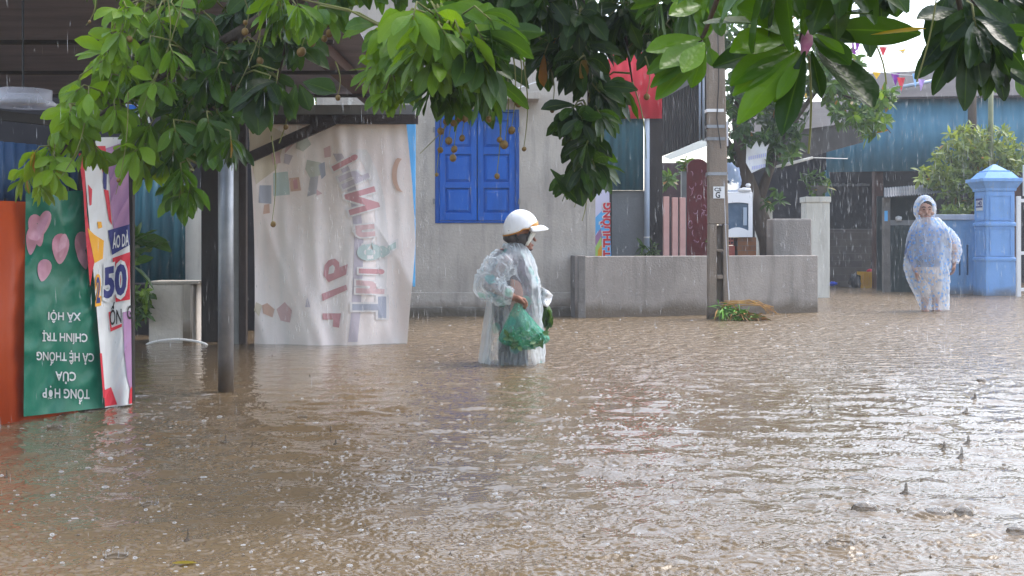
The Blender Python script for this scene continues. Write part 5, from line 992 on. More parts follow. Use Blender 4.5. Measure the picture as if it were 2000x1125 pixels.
for args, base, lab in (((1400, 470, 14, 18, 5, 16, 18.9, .6), (1400, 498, 18.9), 'small light green weed at the utility pole in the planter'), ((1340, 330, 9, 16, 8, 22, 20.8, .6), (1340, 350, 20.8), 'sparse climbing greenery at the top of the maroon door'), ((1310, 345, 12, 14, 8, 22, 23, .6), (1310, 365, 23), 'loose leafy sprig between the dark post and the maroon door')):
    lv = Leaves(3); bgregion(*args, dy=.1); o = lv.build('climbing_plant', M['leafbg'], loc=tuple(P(*base))); tag(o, lab, 'plant')
lv = Leaves(3); bgregion(268, 585, 28, 24, 26, 24, 12.0, .75, wr=.45, dy=.12); bgregion(262, 610, 26, 18, 12, 24, 12.0, .3, dy=.12); o = lv.build('low_plant', M['leafbg'], loc=tuple(P(268, 640, 12))); tag(o, 'bright green low plant left of the concrete tank', 'plant')
lv = Leaves(3); bgregion(266, 490, 22, 32, 7, 60, 8.6, .35, nl=4, wr=.6, dy=.1); o = lv.build('broad_leaf_plant', M['leafbg'], loc=tuple(P(266, 560, 8.6))); tag(o, 'dark broad-leaved plant peeping out from behind the banner edge', 'plant')
dt = thing('distant_tree', 'distant green tree seen through the gap above the shelter back', 'tree', (-7, 24, -.1))
b = MB(); b.tube([(-7, 24, -.1), (-7, 24, 4)], [.25, .12], 8); b.build('trunk', M['bark'], dt)
lv = Leaves(3)
for i in range(520):
    c = Vector((random.uniform(-11.5, -1.5), random.uniform(22.5, 25.5), random.uniform(2.2, 6.5))); lv.rosette(c, (random.uniform(-1, 1), random.uniform(-1, .3), random.uniform(-.5, .7)), 6, .4, .17, random.uniform(.3, .95), .2, (30, 95), .5, 'ell')
lv.build('crown', M['leafbg'], dt)
# ------------------------------------------------------------------ people
def body_mesh(parts, voxel, name):
    """joins overlapping rounded parts into ONE continuous skin"""
    b = MB()
    for p in parts:
        if p[0] == 'e': b.ellip(p[1], p[2], 20, 14)
        else:
            a, c, r0, r1 = Vector(p[1]), Vector(p[2]), p[3], p[4]; d = c-a; L = d.length; d = d/L if L > 1e-6 else Vector((0, 0, 1)); pts, rad = [], []
            for i in range(5): t = math.pi/2*(i/4); pts.append(a-d*(r0*math.cos(t))); rad.append(max(.0005, r0*math.sin(t)))
            for i in range(1, 5): pts.append(a+d*(L*i/5)); rad.append(r0+(r1-r0)*i/5)
            for i in range(5): t = math.pi/2*(i/4); pts.append(c+d*(r1*math.sin(t))); rad.append(max(.0005, r1*math.cos(t)))
            b.tube(pts, rad, 14)
    o = bpy.data.objects.new('tmp', b.mesh('tmp', [])); COL.objects.link(o)
    md = o.modifiers.new('r', 'REMESH'); md.mode = 'VOXEL'; md.voxel_size = voxel
    ms = o.modifiers.new('s', 'SMOOTH'); ms.factor = .5; ms.iterations = 5
    dg = bpy.context.evaluated_depsgraph_get(); dg.update(); me = bpy.data.meshes.new_from_object(o.evaluated_get(dg)); me.name = name
    bpy.data.objects.remove(o); me.polygons.foreach_set('use_smooth', [True]*len(me.polygons)); return me
def paint(me, mats, fn):
    me.materials.clear()
    for m in mats: me.materials.append(m)
    for p in me.polygons: p.material_index = fn(p.center)
def loft_shell(mb, zs, cxs, cys, rxs, rys, n=110, nz=120, fold=.0, seed=0, m=0, th0=0, th1=2*math.pi, kx=2):
    """closed draped cloth from level to level with irregular folds"""
    zt = np.linspace(0, 1, nz); s = np.linspace(0, 1, len(zs)); k = len(mb.v)
    f = lambda a: np.convolve(np.pad(np.interp(zt, s, a), 4, mode='edge'), np.ones(9)/9, 'valid')
    Z, CX, CY_, RX, RY = f(zs), f(cxs), f(cys), f(rxs), f(rys)
    for i in range(nz):
        for j in range(n):
            a = 2*math.pi*j/n; ca, sa = math.cos(a), math.sin(a)
            v1 = mnoise.noise(Vector((ca*1.7+seed, sa*1.7, Z[i]*1.3))); v2 = 1-2*abs(mnoise.noise(Vector((ca*3.4+seed, sa*3.4+Z[i]*2.2, Z[i]*3.2+5)))); v3 = 1-2*abs(mnoise.noise(Vector((ca*6.5, sa*6.5-Z[i]*5, Z[i]*7+seed))))
            q = 1+fold*(v1*1.1+.6*(v2-.5)+.35*(v3-.5))
            mb.v.append((CX[i]+RX[i]*ca*q, CY_[i]+RY[i]*sa*q, Z[i]))
    for i in range(nz-1):
        for j in range(n): mb.f.append((k+i*n+j, k+i*n+(j+1) % n, k+(i+1)*n+(j+1) % n, k+(i+1)*n+j)); mb.m.append(m)
def sleeve(mb, pts, rad, fold=.12, seed=0, n=40, per=14, m=0):
    P_, R_ = [], []
    pts = [Vector(p) for p in pts]
    for i in range(len(pts)-1):
        for k in range(per):
            t = k/per; P_.append(pts[i].lerp(pts[i+1], t)); R_.append(rad[i]+(rad[i+1]-rad[i])*t)
    P_.append(pts[-1]); R_.append(rad[-1])
    for _ in range(5): P_ = [P_[0]]+[(P_[i-1]+P_[i]*2+P_[i+1])/4 for i in range(1, len(P_)-1)]+[P_[-1]]
    k = len(mb.v); mb.tube(P_, R_, n, m, cap=False)
    for i in range(len(P_)):
        for j in range(n):
            q = k+i*n+j; v = Vector(mb.v[q]); d = v-P_[i]
            w = 1-2*abs(mnoise.noise(Vector((math.cos(6.28*j/n)*1.6+seed, math.sin(6.28*j/n)*1.6, i*.16)))); w2 = 1-2*abs(mnoise.noise(Vector((math.cos(6.28*j/n)*3+seed, math.sin(6.28*j/n)*3, i*.4))))
            mb.v[q] = tuple(P_[i]+d*(1+fold*(w*1.3-.3)+fold*.5*(w2-.5)))
def hand_parts(w, palm_dir, fdir, curl, side, s=1.0):
    """palm, four unequal curled fingers and a thumb; w = wrist"""
    w = Vector(w); pd = Vector(palm_dir).normalized(); fd = Vector(fdir).normalized(); sd_ = Vector(side).normalized(); out = []
    pe = w+fd*.085*s
    for i, (o, l) in enumerate(((-.030, .068), (-.010, .078), (.010, .072), (.029, .056))):
        b0 = pe+sd_*(o*s); out.append(('c', w+fd*.02*s+sd_*(o*.6*s), b0, .017*s, .0125*s)); d = fd.copy(); p = b0
        for q in range(3):
            ang = curl*(.6+.3*q+.06*i); d = (d*math.cos(ang)+pd*math.sin(ang)).normalized(); fd2 = d; e = p+d*(l*s*(.44, .32, .24)[q]); out.append(('c', p, e, (.0100, .0092, .0084)[q]*s, (.0092, .0084, .0070)[q]*s)); p = e
            pd = (pd-d*pd.dot(d)).normalized() if (pd-d*pd.dot(d)).length > .1 else pd
        pd = Vector(palm_dir).normalized()
    t0 = w+fd*.03*s-sd_*.03*s; t1 = t0+(fd*.5-sd_*.6+pd*.4).normalized()*.045*s; t2 = t1+(fd*.9-sd_*.1+pd*.5).normalized()*.035*s
    out += [('c', t0, t1, .0135*s, .0115*s), ('c', t1, t2, .0112*s, .0085*s)]
    return out
M['skin'] = mk('skin', (.36, .215, .165), (.30, .17, .125), 9, .5, .05, 60)
M['skin2'] = mk('skin_tan', (.34, .165, .115), (.28, .13, .09), 9, .5, .05, 60)
M['lip'] = flat('lip', (.27, .09, .08)); M['brow'] = flat('dark_hair', (.018, .014, .013), .5); M['eye'] = flat('eye_dark', (.012, .01, .01), .2)
M['trouser'] = flat('dark_trousers', (.014, .015, .022), .8); M['top'] = mk('dark_print_top', (.02, .02, .03), (.08, .05, .07), 18, .8); M['greytop'] = mk('grey_sleeve', (.20, .19, .20), (.30, .25, .25), 12, .8)
M['shirt2'] = mk('grey_blue_shirt', (.10, .14, .25), (.07, .10, .19), 6, .8); M['short2'] = mk('pale_trousers', (.58, .50, .44), (.50, .42, .37), 6, .8)

# woman wading, seen from her right side
Yw = 10.1; kw = Yw/F; wx_ = lambda p: (p-1000)*kw; wz_ = lambda p: H-(p-HOR)*kw
W3 = lambda px, py, dy=0: Vector((wx_(px), Yw+dy, wz_(py)))
wo_ = thing('person', 'wading person in white helmet and clear rain poncho holding a green bag', 'person', (wx_(1000), Yw, -.42))
hip = W3(1000, 625); elb, wri = W3(956, 556, -.22), W3(1002, 578, -.24)
parts = [('e', W3(1012, 455), (.098, .078, .118)), ('e', W3(1016, 474), (.072, .06, .062)), ('e', W3(1035, 486), (.024, .028, .018)), ('c', W3(1024, 466), W3(1034, 484), .05, .026),
         ('c', W3(1040, 462), W3(1045, 469), .010, .013), ('c', W3(1037, 478), W3(1040, 479), .013, .010),       # nose, lips
         ('c', W3(1004, 478), W3(998, 505), .05, .062), ('c', W3(992, 515), W3(998, 560), .135, .145), ('c', W3(994, 512, -.13), W3(994, 512, .13), .075, .075), ('c', W3(1006, 540), W3(1010, 552), .125, .12), ('c', W3(999, 565), W3(1002, 620), .15, .155),
         ('c', W3(1000, 625, -.09), W3(1012, 700, -.1), .1, .08), ('c', W3(1012, 700, -.1), Vector((wx_(1010), Yw-.1, -.36)), .075, .05), ('c', W3(1000, 625, .09), W3(992, 700, .1), .1, .08), ('c', W3(992, 700, .1), Vector((wx_(985), Yw+.1, -.36)), .075, .05),
         ('c', Vector((wx_(1008), Yw-.1, -.38)), Vector((wx_(1045), Yw-.11, -.405)), .04, .03), ('c', Vector((wx_(984), Yw+.1, -.38)), Vector((wx_(1020), Yw+.11, -.405)), .04, .03),
         ('c', W3(990, 512, -.17), elb, .058, .044), ('c', elb, wri, .043, .029), ('c', W3(996, 512, .16), W3(1012, 560, .2), .055, .042), ('c', W3(1012, 560, .2), W3(1052, 574, .16), .042, .028)]
parts += hand_parts(W3(1003, 579, -.24), (-.25, .2, -1), (1, 0, -.35), 1.05, (0, .85, -.5), 1.05) + hand_parts(W3(1052, 574, .16), (-.3, -.2, -1), (1, 0, -.3), 1.0, (0, -.85, -.5))
me = body_mesh(parts, .0048, 'body')
tz, hz = wz_(500), wz_(604)
def pw_(c):
    x, y, z = c.x+ORG[wo_.name].x, c.y+ORG[wo_.name].y, c.z+ORG[wo_.name].z
    if z > wz_(487): return 0
    if (Vector((x, y, z))-wri).length < .17 and x > wri.x-.02 and y < Yw-.12: return 0
    if x > wx_(1050) and y > Yw+.1: return 0
    if z < -.3: return 0
    if y < Yw-.165 and x < wx_(1000): return 3
    return 1 if z < hz else 2
for v in me.vertices: v.co -= ORG[wo_.name]
paint(me, [M['skin2'], M['trouser'], M['top'], M['greytop']], pw_)
link_mesh('body', me, wo_)
# face features on her visible right side
b = MB(); b.ellip(W3(1037, 461, -.033), (.009, .009, .006), 10, 7); b.build('eye', M['eye'], wo_, smooth=True)
b = MB(); b.tube([W3(1039.5, 478.6, -.02), W3(1042, 478.8, 0), W3(1039.5, 478.6, .02)], [.002, .004, .002], 6); b.build('lips', M['lip'], wo_, smooth=True)
# helmet: shell, amber trim, visor, strap
hp = MB(); hc = W3(1016.5, 445); nu, nv = 48, 20
def hel(t, a): # t 0 top .. 1 rim
    x, y = math.cos(a), math.sin(a); th = t*math.pi*.5*(1.06 if x < 0 else 1.0)
    rim = .008*max(0, x)-.045*max(0, -x)**.8-.012*abs(y)
    r = math.sin(min(th, math.pi/2)); z = math.cos(th)*.143+rim*t**2.5
    sx_ = .137 if x < 0 else .139
    return hc+Vector((x*sx_*r, y*.112*r, z+.0))
for i in range(nv+1):
    for j in range(nu): hp.v.append(tuple(hel(i/nv, 2*math.pi*j/nu)))
for i in range(nv):
    for j in range(nu): hp.f.append((i*nu+j, (i+1)*nu+j, (i+1)*nu+(j+1) % nu, i*nu+(j+1) % nu)); hp.m.append(0)
M['helmet'] = mk('helmet_gloss', (.78, .78, .80), None, rough=.25, coat=.6); M['amber'] = mk('amber_trim', (.45, .20, .03), None, rough=.4)
hm = hp.build('helmet', M['helmet'], wo_, smooth=True, solid=.006)
b = MB(); b.tube([hel(1, 2*math.pi*j/48)+Vector((0, 0, -.002)) for j in range(49)], .006, 8, cap=False); b.build('trim', M['amber'], hm, smooth=True)
b = MB()
bandp = [hel(1-.0, a) for a in np.linspace(-1.1, 1.1, 24)]; vs = []
for a in np.linspace(-1.1, 1.1, 24):
    w = .2*math.cos(a/1.1*1.57)**.7+.02; p0, p1 = hel(1, a), hel(1-w, a); o = Vector((math.cos(a), math.sin(a), .2))*.0055; vs += [p0+o, p1+o]
b.add(vs, [(2*i, 2*i+2, 2*i+3, 2*i+1) for i in range(23)]); b.build('band', M['amber'], hm, smooth=True, solid=.003)
b = MB(); vs = []; na, nr = 28, 8
for i in range(na+1):
    a = -1.05+2.1*i/na
    for j in range(nr+1):
        t = j/nr; p = hel(1, a); out = Vector((.083*math.cos(a*1.35)**.8 if abs(a*1.35) < 1.57 else 0, .02*math.sin(a), 0)); vs.append(p+out*t+Vector((0, 0, .012*(1-t)-.018*t-.012*t*abs(math.sin(a))+.012*math.sin(math.pi*t))))
b.add(vs, [(i*(nr+1)+j, (i+1)*(nr+1)+j, (i+1)*(nr+1)+j+1, i*(nr+1)+j+1) for i in range(na) for j in range(nr)]); b.build('visor', M['helmet'], hm, smooth=True, solid=.005)
b = MB(); b.ellip(W3(994, 451, -.105), (.004, .004, .004), 8, 6); b.build('rivet', M['black'], hm)
b = MB(); b.tube([W3(1003, 455, -.092), W3(1012, 468, -.078), W3(1021, 482, -.05), W3(1024, 488, 0)], .007, 8); b.tube([W3(1035, 452, -.08), W3(1028, 468, -.074), W3(1022, 482, -.05)], .009, 8); b.build('strap', M['black'], hm, smooth=True)
M['hairdk'] = mk('greying_hair', (.10, .09, .09), (.04, .035, .035), 40, .6, .3, 60, stretch=(1, 1, .2))
b = MB(); b.ellip(W3(1002, 463, 0), (.08, .086, .058), 20, 12, 0, .15); b.ellip(W3(1019, 467, 0), (.078, .091, .066), 22, 14, 0, .08); b.ellip(W3(1006, 480, 0), (.062, .075, .06), 20, 12, 0, .12); b.build('hair', M['hairdk'], wo_, smooth=True)
M['mask'] = mk('white_mask', (.68, .68, .64), None, rough=.7)
b = MB(); pts = []
for i, (pl_, pr_) in enumerate((((1036, 454), (1046, 456)), ((1033, 462), (1040, 466)), ((1029, 470), (1036, 472)), ((1026, 479), (1031, 480)))):
    pts += [W3(pl_[0], pl_[1], -.07), W3((pl_[0]+pr_[0])/2, (pl_[1]+pr_[1])/2, -.066), W3(pr_[0], pr_[1], -.050)]
b.add(pts, [(3*i+j, 3*i+j+1, 3*i+j+4, 3*i+j+3) for i in range(3) for j in range(2)]); b.build('face_shield', M['mask'], wo_, smooth=True, solid=.004)
# poncho
M['poncho'] = film('clear_poncho', (.80, .87, .92), .23, .10, pat=(.22, .58, .72), pat_scale=7, pat_thr=.3, pat_fac=.5, transl=.4, bump=1.0, edge=.5, c2=(.35, .7, .55))
rows = [(474, 984, 1022), (488, 980, 1033), (501, 964, 1040), (520, 950, 1047), (545, 945, 1053), (570, 948, 1056), (600, 951, 1058), (640, 949, 1061), (680, 942, 1064), (704, 938, 1066), (716, 937, 1066)]
b = MB(); dep = [.10, .13, .2, .235, .245, .24, .24, .24, .25, .26, .26]
loft_shell(b, [wz_(r[0]) for r in rows], [(wx_(r[1])+wx_(r[2]))/2 for r in rows], [Yw]*len(rows), [(wx_(r[2])-wx_(r[1]))/2 for r in rows], dep, fold=.15, seed=3)
b.tube([W3(984, 478, -.05), W3(1003, 486, -.10), W3(1024, 492, -.07), W3(1032, 492, 0)], [.012, .016, .016, .010], 10)
po_ = b.build('poncho', M['poncho'], wo_, smooth=True)
b = MB(); sleeve(b, [W3(988, 508, -.16), W3(966, 530, -.21), W3(954, 556, -.23), W3(978, 572, -.24), W3(1001, 578, -.24)], [.098, .104, .098, .082, .05], .26, 4); b.build('sleeve', M['poncho'], po_, smooth=True)
b = MB(); sleeve(b, [W3(1000, 510, .14), W3(1018, 540, .19), W3(1030, 562, .2), W3(1050, 572, .17)], [.09, .09, .08, .05], .14, 8); b.build('sleeve', M['poncho'], po_, smooth=True)
b = MB(); vs = []
for i in range(25):
    v = i/24
    for j in range(15):
        u = j/14; x0 = 952-19*v**.8; x1 = 962-4*v; vs.append(W3(x0+(x1-x0)*u, 585+130*v, -.05-.12*u+.02*math.sin(u*7+v*3)))
b.add(vs, [(i*15+j, (i+1)*15+j, (i+1)*15+j+1, i*15+j+1) for i in range(24) for j in range(14)]); b.build('hem', film('white_hem', (.82, .84, .86), .6, .3, transl=.4, bump=.3, edge=.3), po_, smooth=True)
# green net bag with vegetables
gbg = thing('shopping_bag', 'translucent green plastic bag full of leafy vegetables hanging from the hand', 'bag', tuple(W3(1022, 676, -.26)))
M['greenbag'] = film('green_bag_film', (.04, .38, .25), .36, .14, transl=.4, bump=.9, edge=.4, pat=(.16, .55, .42), pat_scale=26, pat_thr=.16, pat_fac=.6)
rows = [(588, 1006, 1014), (598, 1002, 1020), (612, 996, 1031), (630, 988, 1046), (645, 981, 1060), (657, 977, 1070), (666, 985, 1062), (674, 1006, 1046), (678, 1020, 1034)]
b = MB(); loft_shell(b, [wz_(r[0]) for r in rows], [(wx_(r[1])+wx_(r[2]))/2 for r in rows], [Yw-.26]*9, [(wx_(r[2])-wx_(r[1]))/2 for r in rows], [.02, .045, .07, .1, .12, .115, .1, .06, .02], 80, 70, .14, 11); b.build('film', M['greenbag'], gbg, smooth=True)
lv = Leaves(3)
for i in range(95):
    t = random.random(); px = 990+70*random.random(); py = 640+30*random.random()
    if py < 642+.012*(px-1026)**2: pass
    c = W3(1026+(px-1026)*(1-.35*max(0, (py-655)/20)), py, -.26+random.uniform(-.085, .06)); d = Vector((random.uniform(-1, 1), random.uniform(-1, .6), random.uniform(-.8, .8)))
    lv.leaf(c, d, (random.uniform(-.5, .5), -1, .5), random.uniform(.04, .08), .035, .4, random.random()*.6, 0, .3, 'ell')
lv.build('vegetables', leaf_material('greens', (.04, .09, .03), (.10, .19, .07), (.36, .46, .26), .2), gbg)
ppb = thing('paper_bag', 'white printed plastic bag held in front of the wading person', 'bag', tuple(W3(1066, 598, .08)))
def S_pb(px, py, off): return W3(px, py, .05+.03*N3(px*.09, py*.09, 8)-off+.0012*(px-1066)**2*.2)
v, t = poly_geo([(1048, 560), (1060, 562), (1072, 569), (1081, 578), (1077, 590), (1070, 601), (1060, 597), (1052, 592)]); b = MB(); decal_geo(b, v, t, S_pb, 0, 4); decal_geo(b, v, t, lambda x, y, o: S_pb(x, y, 0)+Vector((0, .09, 0)), 0, 4)
nb = 8; pts = [(1048, 560), (1060, 562), (1072, 569), (1081, 578), (1077, 590), (1070, 601), (1060, 597), (1052, 592)]
b.add([S_pb(x, y, 0) for x, y in pts]+[S_pb(x, y, 0)+Vector((0, .09, 0)) for x, y in pts], [(i, (i+1) % 8, 8+(i+1) % 8, 8+i) for i in range(8)]); b.build('film', M['whitepl'], ppb)
b = MB()
for i in range(16):
    x, y = random.uniform(1053, 1070), random.uniform(567, 588); b.add([S_pb(x, y, .004), S_pb(x+random.uniform(1.5, 4), y+1, .004), S_pb(x+random.uniform(1.5, 4), y+2.4, .004), S_pb(x, y+1.4, .004)], [(0, 1, 2, 3)])
b.build('print', M['t_grey'], ppb)
vb = thing('vegetable_bundle', 'dark green bundle of leaves under the white printed bag', 'vegetables', tuple(W3(1069, 636, .12)))
lv = Leaves(4)
for i in range(46):
    a = random.uniform(0, 6.28); c = W3(1068+random.uniform(-6, 6), 603+random.uniform(0, 20), .12+random.uniform(-.05, .05)); lv.leaf(c, (random.uniform(-.35, .35), random.uniform(-.6, .2), -1), (math.cos(a), -1, .3), random.uniform(.07, .12), .05, .3, random.uniform(.1, .55), 0, .4, 'ell')
lv.build('leaves', M['leafbg'], vb)
b = MB(); b.ellip(W3(1068, 616, .12), (.045, .05, .075), 14, 10, 0, .3); b.build('core', mk('dark_greens', (.06, .12, .03), (.03, .07, .02), 14, .5), vb, smooth=True)

# man in the dotted poncho
Ym = 18.0; km = Ym/F; mx_ = lambda p: (p-1000)*km; mz_ = lambda p: H-(p-HOR)*km
Q3 = lambda px, py, dy=0: Vector((mx_(px), Ym+dy, mz_(py)))
mo = thing('person', 'standing man in hooded white rain poncho with blue dots by the blue wall', 'person', (mx_(1815), Ym, -.09))
wri2 = Q3(1861, 512, -.04)
parts = [('e', Q3(1806, 409, -.02), (.092, .105, .125)), ('e', Q3(1806, 421, -.045), (.078, .075, .065)), ('e', Q3(1805, 429, -.07), (.032, .03, .022)), ('c', Q3(1805, 410, -.115), Q3(1804.4, 416, -.130), .009, .016), ('e', Q3(1794, 417, -.075), (.03, .03, .028)), ('e', Q3(1817, 417, -.075), (.03, .03, .028)), ('c', Q3(1801, 424, -.106), Q3(1808, 424, -.106), .009, .009),
         ('e', Q3(1793, 413, 0), (.012, .02, .028)), ('e', Q3(1819, 413, 0), (.012, .02, .028)),
         ('c', Q3(1808, 425), Q3(1811, 443, .02), .062, .07), ('c', Q3(1790, 456), Q3(1840, 456), .085, .085), ('c', Q3(1814, 462), Q3(1812, 500, -.02), .165, .175), ('e', Q3(1811, 500, -.05), (.19, .16, .17)), ('c', Q3(1812, 515), Q3(1812, 532), .17, .165),
         ('c', Q3(1804, 535, -.0), Q3(1806, 570, -.03), .10, .075), ('c', Q3(1806, 570, -.03), Q3(1806, 602, 0), .065, .045), ('c', Q3(1826, 535, .0), Q3(1830, 572, .04), .10, .075), ('c', Q3(1830, 572, .04), Q3(1830, 604, .08), .06, .045), ('c', Q3(1806, 606, -.01), Q3(1804, 608, -.14), .045, .035), ('c', Q3(1830, 606, .06), Q3(1832, 608, -.06), .045, .035),
         ('c', Q3(1844, 458), Q3(1864, 488, .02), .07, .055), ('c', Q3(1864, 488, .02), wri2, .05, .034), ('c', Q3(1786, 458), Q3(1774, 495, .0), .07, .055), ('c', Q3(1774, 495, 0), Q3(1782, 528, -.14), .05, .034)]
parts += hand_parts(Q3(1862, 513, -.04), (-.9, .2, 0), (-.12, -.1, -1), .35, (.1, .9, 0), 1.18) + hand_parts(Q3(1782, 529, -.14), (.9, .1, 0), (.1, -.1, -1), .4, (0, .9, 0), 1.05)
me = body_mesh(parts, .0058, 'body'); fc = Q3(1806, 412, 0)
def pm_(c):
    x, y, z = c.x+ORG[mo.name].x, c.y+ORG[mo.name].y, c.z+ORG[mo.name].z
    if z > mz_(436): return 0
    if x > mx_(1850) and z < mz_(485): return 0
    if x < mx_(1786) and z < mz_(520) and y < Ym-.08: return 0
    if z < mz_(580): return 0
    if x > mx_(1852) and z < mz_(470): return 0
    return 1 if z > mz_(521) else 2
for v in me.vertices: v.co -= ORG[mo.name]
paint(me, [M['skin'], M['shirt2'], M['short2']], pm_); link_mesh('body', me, mo)
b = MB()
for s in (-1, 1): b.ellip(Q3(1805+s*5.6, 409.6, -.116), (.016, .009, .0068), 10, 7); 
b.build('eyes', M['eye'], mo, smooth=True)
b = MB()
for s in (-1, 1): b.tube([Q3(1805+s*2.4, 405.6, -.124), Q3(1805+s*6, 404.2, -.117), Q3(1805+s*9.4, 405.8, -.103)], [.005, .007, .004], 6)
b.build('eyebrows', M['brow'], mo, smooth=True)
b = MB(); b.tube([Q3(1800.2, 423.6, -.116), Q3(1804.5, 423.2, -.124), Q3(1808.8, 423.6, -.116)], [.004, .0075, .004], 6); b.build('lips', M['lip'], mo, smooth=True)
b = MB(); b.tube([Q3(1800, 421, -.117), Q3(1804.5, 419.8, -.126), Q3(1809, 421, -.117)], [.003, .0045, .003], 6); b.build('moustache', M['brow'], mo, smooth=True)
b = MB(); b.ellip(Q3(1807, 402, .005), (.097, .11, .1), 20, 14, 0, .08); b.build('hair', M['brow'], mo, smooth=True)
M['dots'] = film('dotted_poncho', (.82, .87, .94), .27, .15, pat=(.10, .32, .78), pat_scale=19, pat_thr=.34, pat_fac=.66, transl=.4, bump=1.0, edge=.4, c2=(.26, .50, .88))
rows = [(424, 1792, 1830), (431, 1788, 1838), (441, 1782, 1848), (455, 1777, 1853), (475, 1773, 1855), (500, 1769, 1855), (522, 1767, 1854), (540, 1771, 1854), (556, 1777, 1853), (575, 1785, 1854), (592, 1793, 1853), (606, 1797, 1852)]
b = MB(); loft_shell(b, [mz_(r[0]) for r in rows], [(mx_(r[1])+mx_(r[2]))/2 for r in rows], [Ym-.02]*12, [(mx_(r[2])-mx_(r[1]))/2 for r in rows], [.13, .15, .18, .2, .22, .24, .24, .23, .22, .2, .19, .19], fold=.125, seed=17)
pm2 = b.build('poncho', M['dots'], mo, smooth=True)
b = MB(); sleeve(b, [Q3(1842, 452), Q3(1860, 470, .0), Q3(1866, 492, .01), Q3(1862, 513, -.04)], [.095, .092, .084, .058], .18, 6); sleeve(b, [Q3(1860, 508, -.03), Q3(1862, 514, -.04)], [.055, .066], .05, 3, 40, 4); b.build('sleeve', M['dots'], pm2, smooth=True)
# hood open at the face
b = MB(); nu, nv = 56, 40; hc2 = Q3(1807, 410, .015); vs = []; keep = {}
for i in range(nv+1):
    th = math.pi*.86*i/nv
    for j in range(nu):
        a = 2*math.pi*j/nu; d = Vector((math.sin(th)*math.cos(a), math.sin(th)*math.sin(a), math.cos(th))); q = 1+.05*mnoise.noise(d*3)+.03*(1-2*abs(mnoise.noise(d*6)))
        p = Vector((d.x*.152*q, d.y*.155*q, d.z*(.195 if d.z > 0 else .175)*q))
        if d.z > .2: p.z += .012*d.z
        vs.append(hc2+p); keep[i*nu+j] = not (d.y < -.25 and ((d.x+.06)/.74)**2+((d.z+.12)/.80)**2 < 1)
fs = [(i*nu+j, (i+1)*nu+j, (i+1)*nu+(j+1) % nu, i*nu+(j+1) % nu) for i in range(nv) for j in range(nu)]
b.add(vs, [f for f in fs if sum(keep[k] for k in f) >= 3])
rim = []
for i in range(41):
    a = 2*math.pi*i/40; dx_, dz_ = -.06+.74*math.cos(a), -.12+.80*math.sin(a); dy_ = -math.sqrt(max(.02, 1-min(.98, dx_*dx_+dz_*dz_))); rim.append(hc2+Vector((dx_*.155, dy_*.158, dz_*(.2 if dz_ > 0 else .178))))
b.tube(rim, .0085, 8, cap=False); vs = []
for i in range(21):
    a = math.pi*(.12+.76*i/20); dx_, dz_ = -.06+.74*math.cos(a), -.12+.80*math.sin(a); dy_ = -math.sqrt(max(.02, 1-min(.98, dx_*dx_+dz_*dz_))); p = hc2+Vector((dx_*.155, dy_*.158, dz_*.2)); vs += [p, p+Vector((0, -.045*math.sin(a)**2, -.010)), p+Vector((0, -.042*math.sin(a)**2, .010))]
b.add(vs, [f for i in range(20) for f in ((3*i, 3*i+3, 3*i+4, 3*i+1), (3*i+1, 3*i+4, 3*i+5, 3*i+2))])
b.build('hood', M['dots'], pm2, smooth=True)

# ------------------------------------------------------------------ floating leaf, rain, splashes, haze
lv = Leaves(5); a = P(336, 1104, YW(1104)); a.z = .006; lv.leaf(a, (1, .1, 0), (0, 0, 1), .07, .035, 0, .9, .55, .1, 'ell'); tag(lv.build('fallen_leaf', M['leaf'], loc=tuple(a)), 'single yellow leaf floating on the brown water', 'leaf')
M['drop'] = film('rain_water', (.85, .88, .92), .2, .1, transl=.6, bump=0, edge=.3)
b = MB()
def drop(p, ln, r):
    t = Vector((random.uniform(-.06, .02), 0, 1)).normalized(); q = p+t*ln; k = len(b.v)
    b.v += [tuple(p), tuple(q)]+[tuple(p.lerp(q, .35)+Vector((r*math.cos(a), r*math.sin(a), 0))) for a in (0, 2.09, 4.19)]
    b.f += [(k, k+2, k+3), (k, k+3, k+4), (k, k+4, k+2), (k+1, k+3, k+2), (k+1, k+4, k+3), (k+1, k+2, k+4)]; b.m += [0]*6
for i in range(5600):
    y = 3.5+20*random.random()**.8; drop(Vector((random.uniform(-.44, .44)*y, y, random.uniform(.02, H+HOR*y/F+.1))), random.uniform(.012, .10)*(.5+y*.055), random.uniform(.0004, .0017)*(.5+.06*y))
for i in range(420):                       # runs off the roof edge and awnings
    t = random.random(); x = P(560+280*t, 0, 11.2).x; drop(Vector((x, 11.2+random.uniform(-.3, .1), random.uniform(.1, 2.35))), random.uniform(.03, .09), .0022)
for i in range(170):
    px = random.uniform(1440, 1690); drop(P(px, random.uniform(290, 560), 20.8), random.uniform(.03, .2), random.uniform(.0015, .004))
for i in range(230):
    px = random.uniform(1620, 1990); drop(P(px, random.uniform(195, 560), 26.2), random.uniform(.04, .24), random.uniform(.002, .005))
tag(b.build('rain', M['drop'], loc=(0, 8, 0)), kind='stuff')
def clearwater(name, c):
    m = mk(name, c, None, rough=.02, spec=.5); b = m.node_tree.nodes['Principled BSDF']; b.inputs['Transmission Weight'].default_value = 1; b.inputs['IOR'].default_value = 1.33; return m
M['splash'] = film('brown_splash', (.10, .072, .046), .46, .06, transl=.3, bump=0, edge=.45)
M['splashclear'] = film('clear_splash', (.55, .55, .55), .12, .06, transl=.4, bump=0, edge=.5)
b = MB()
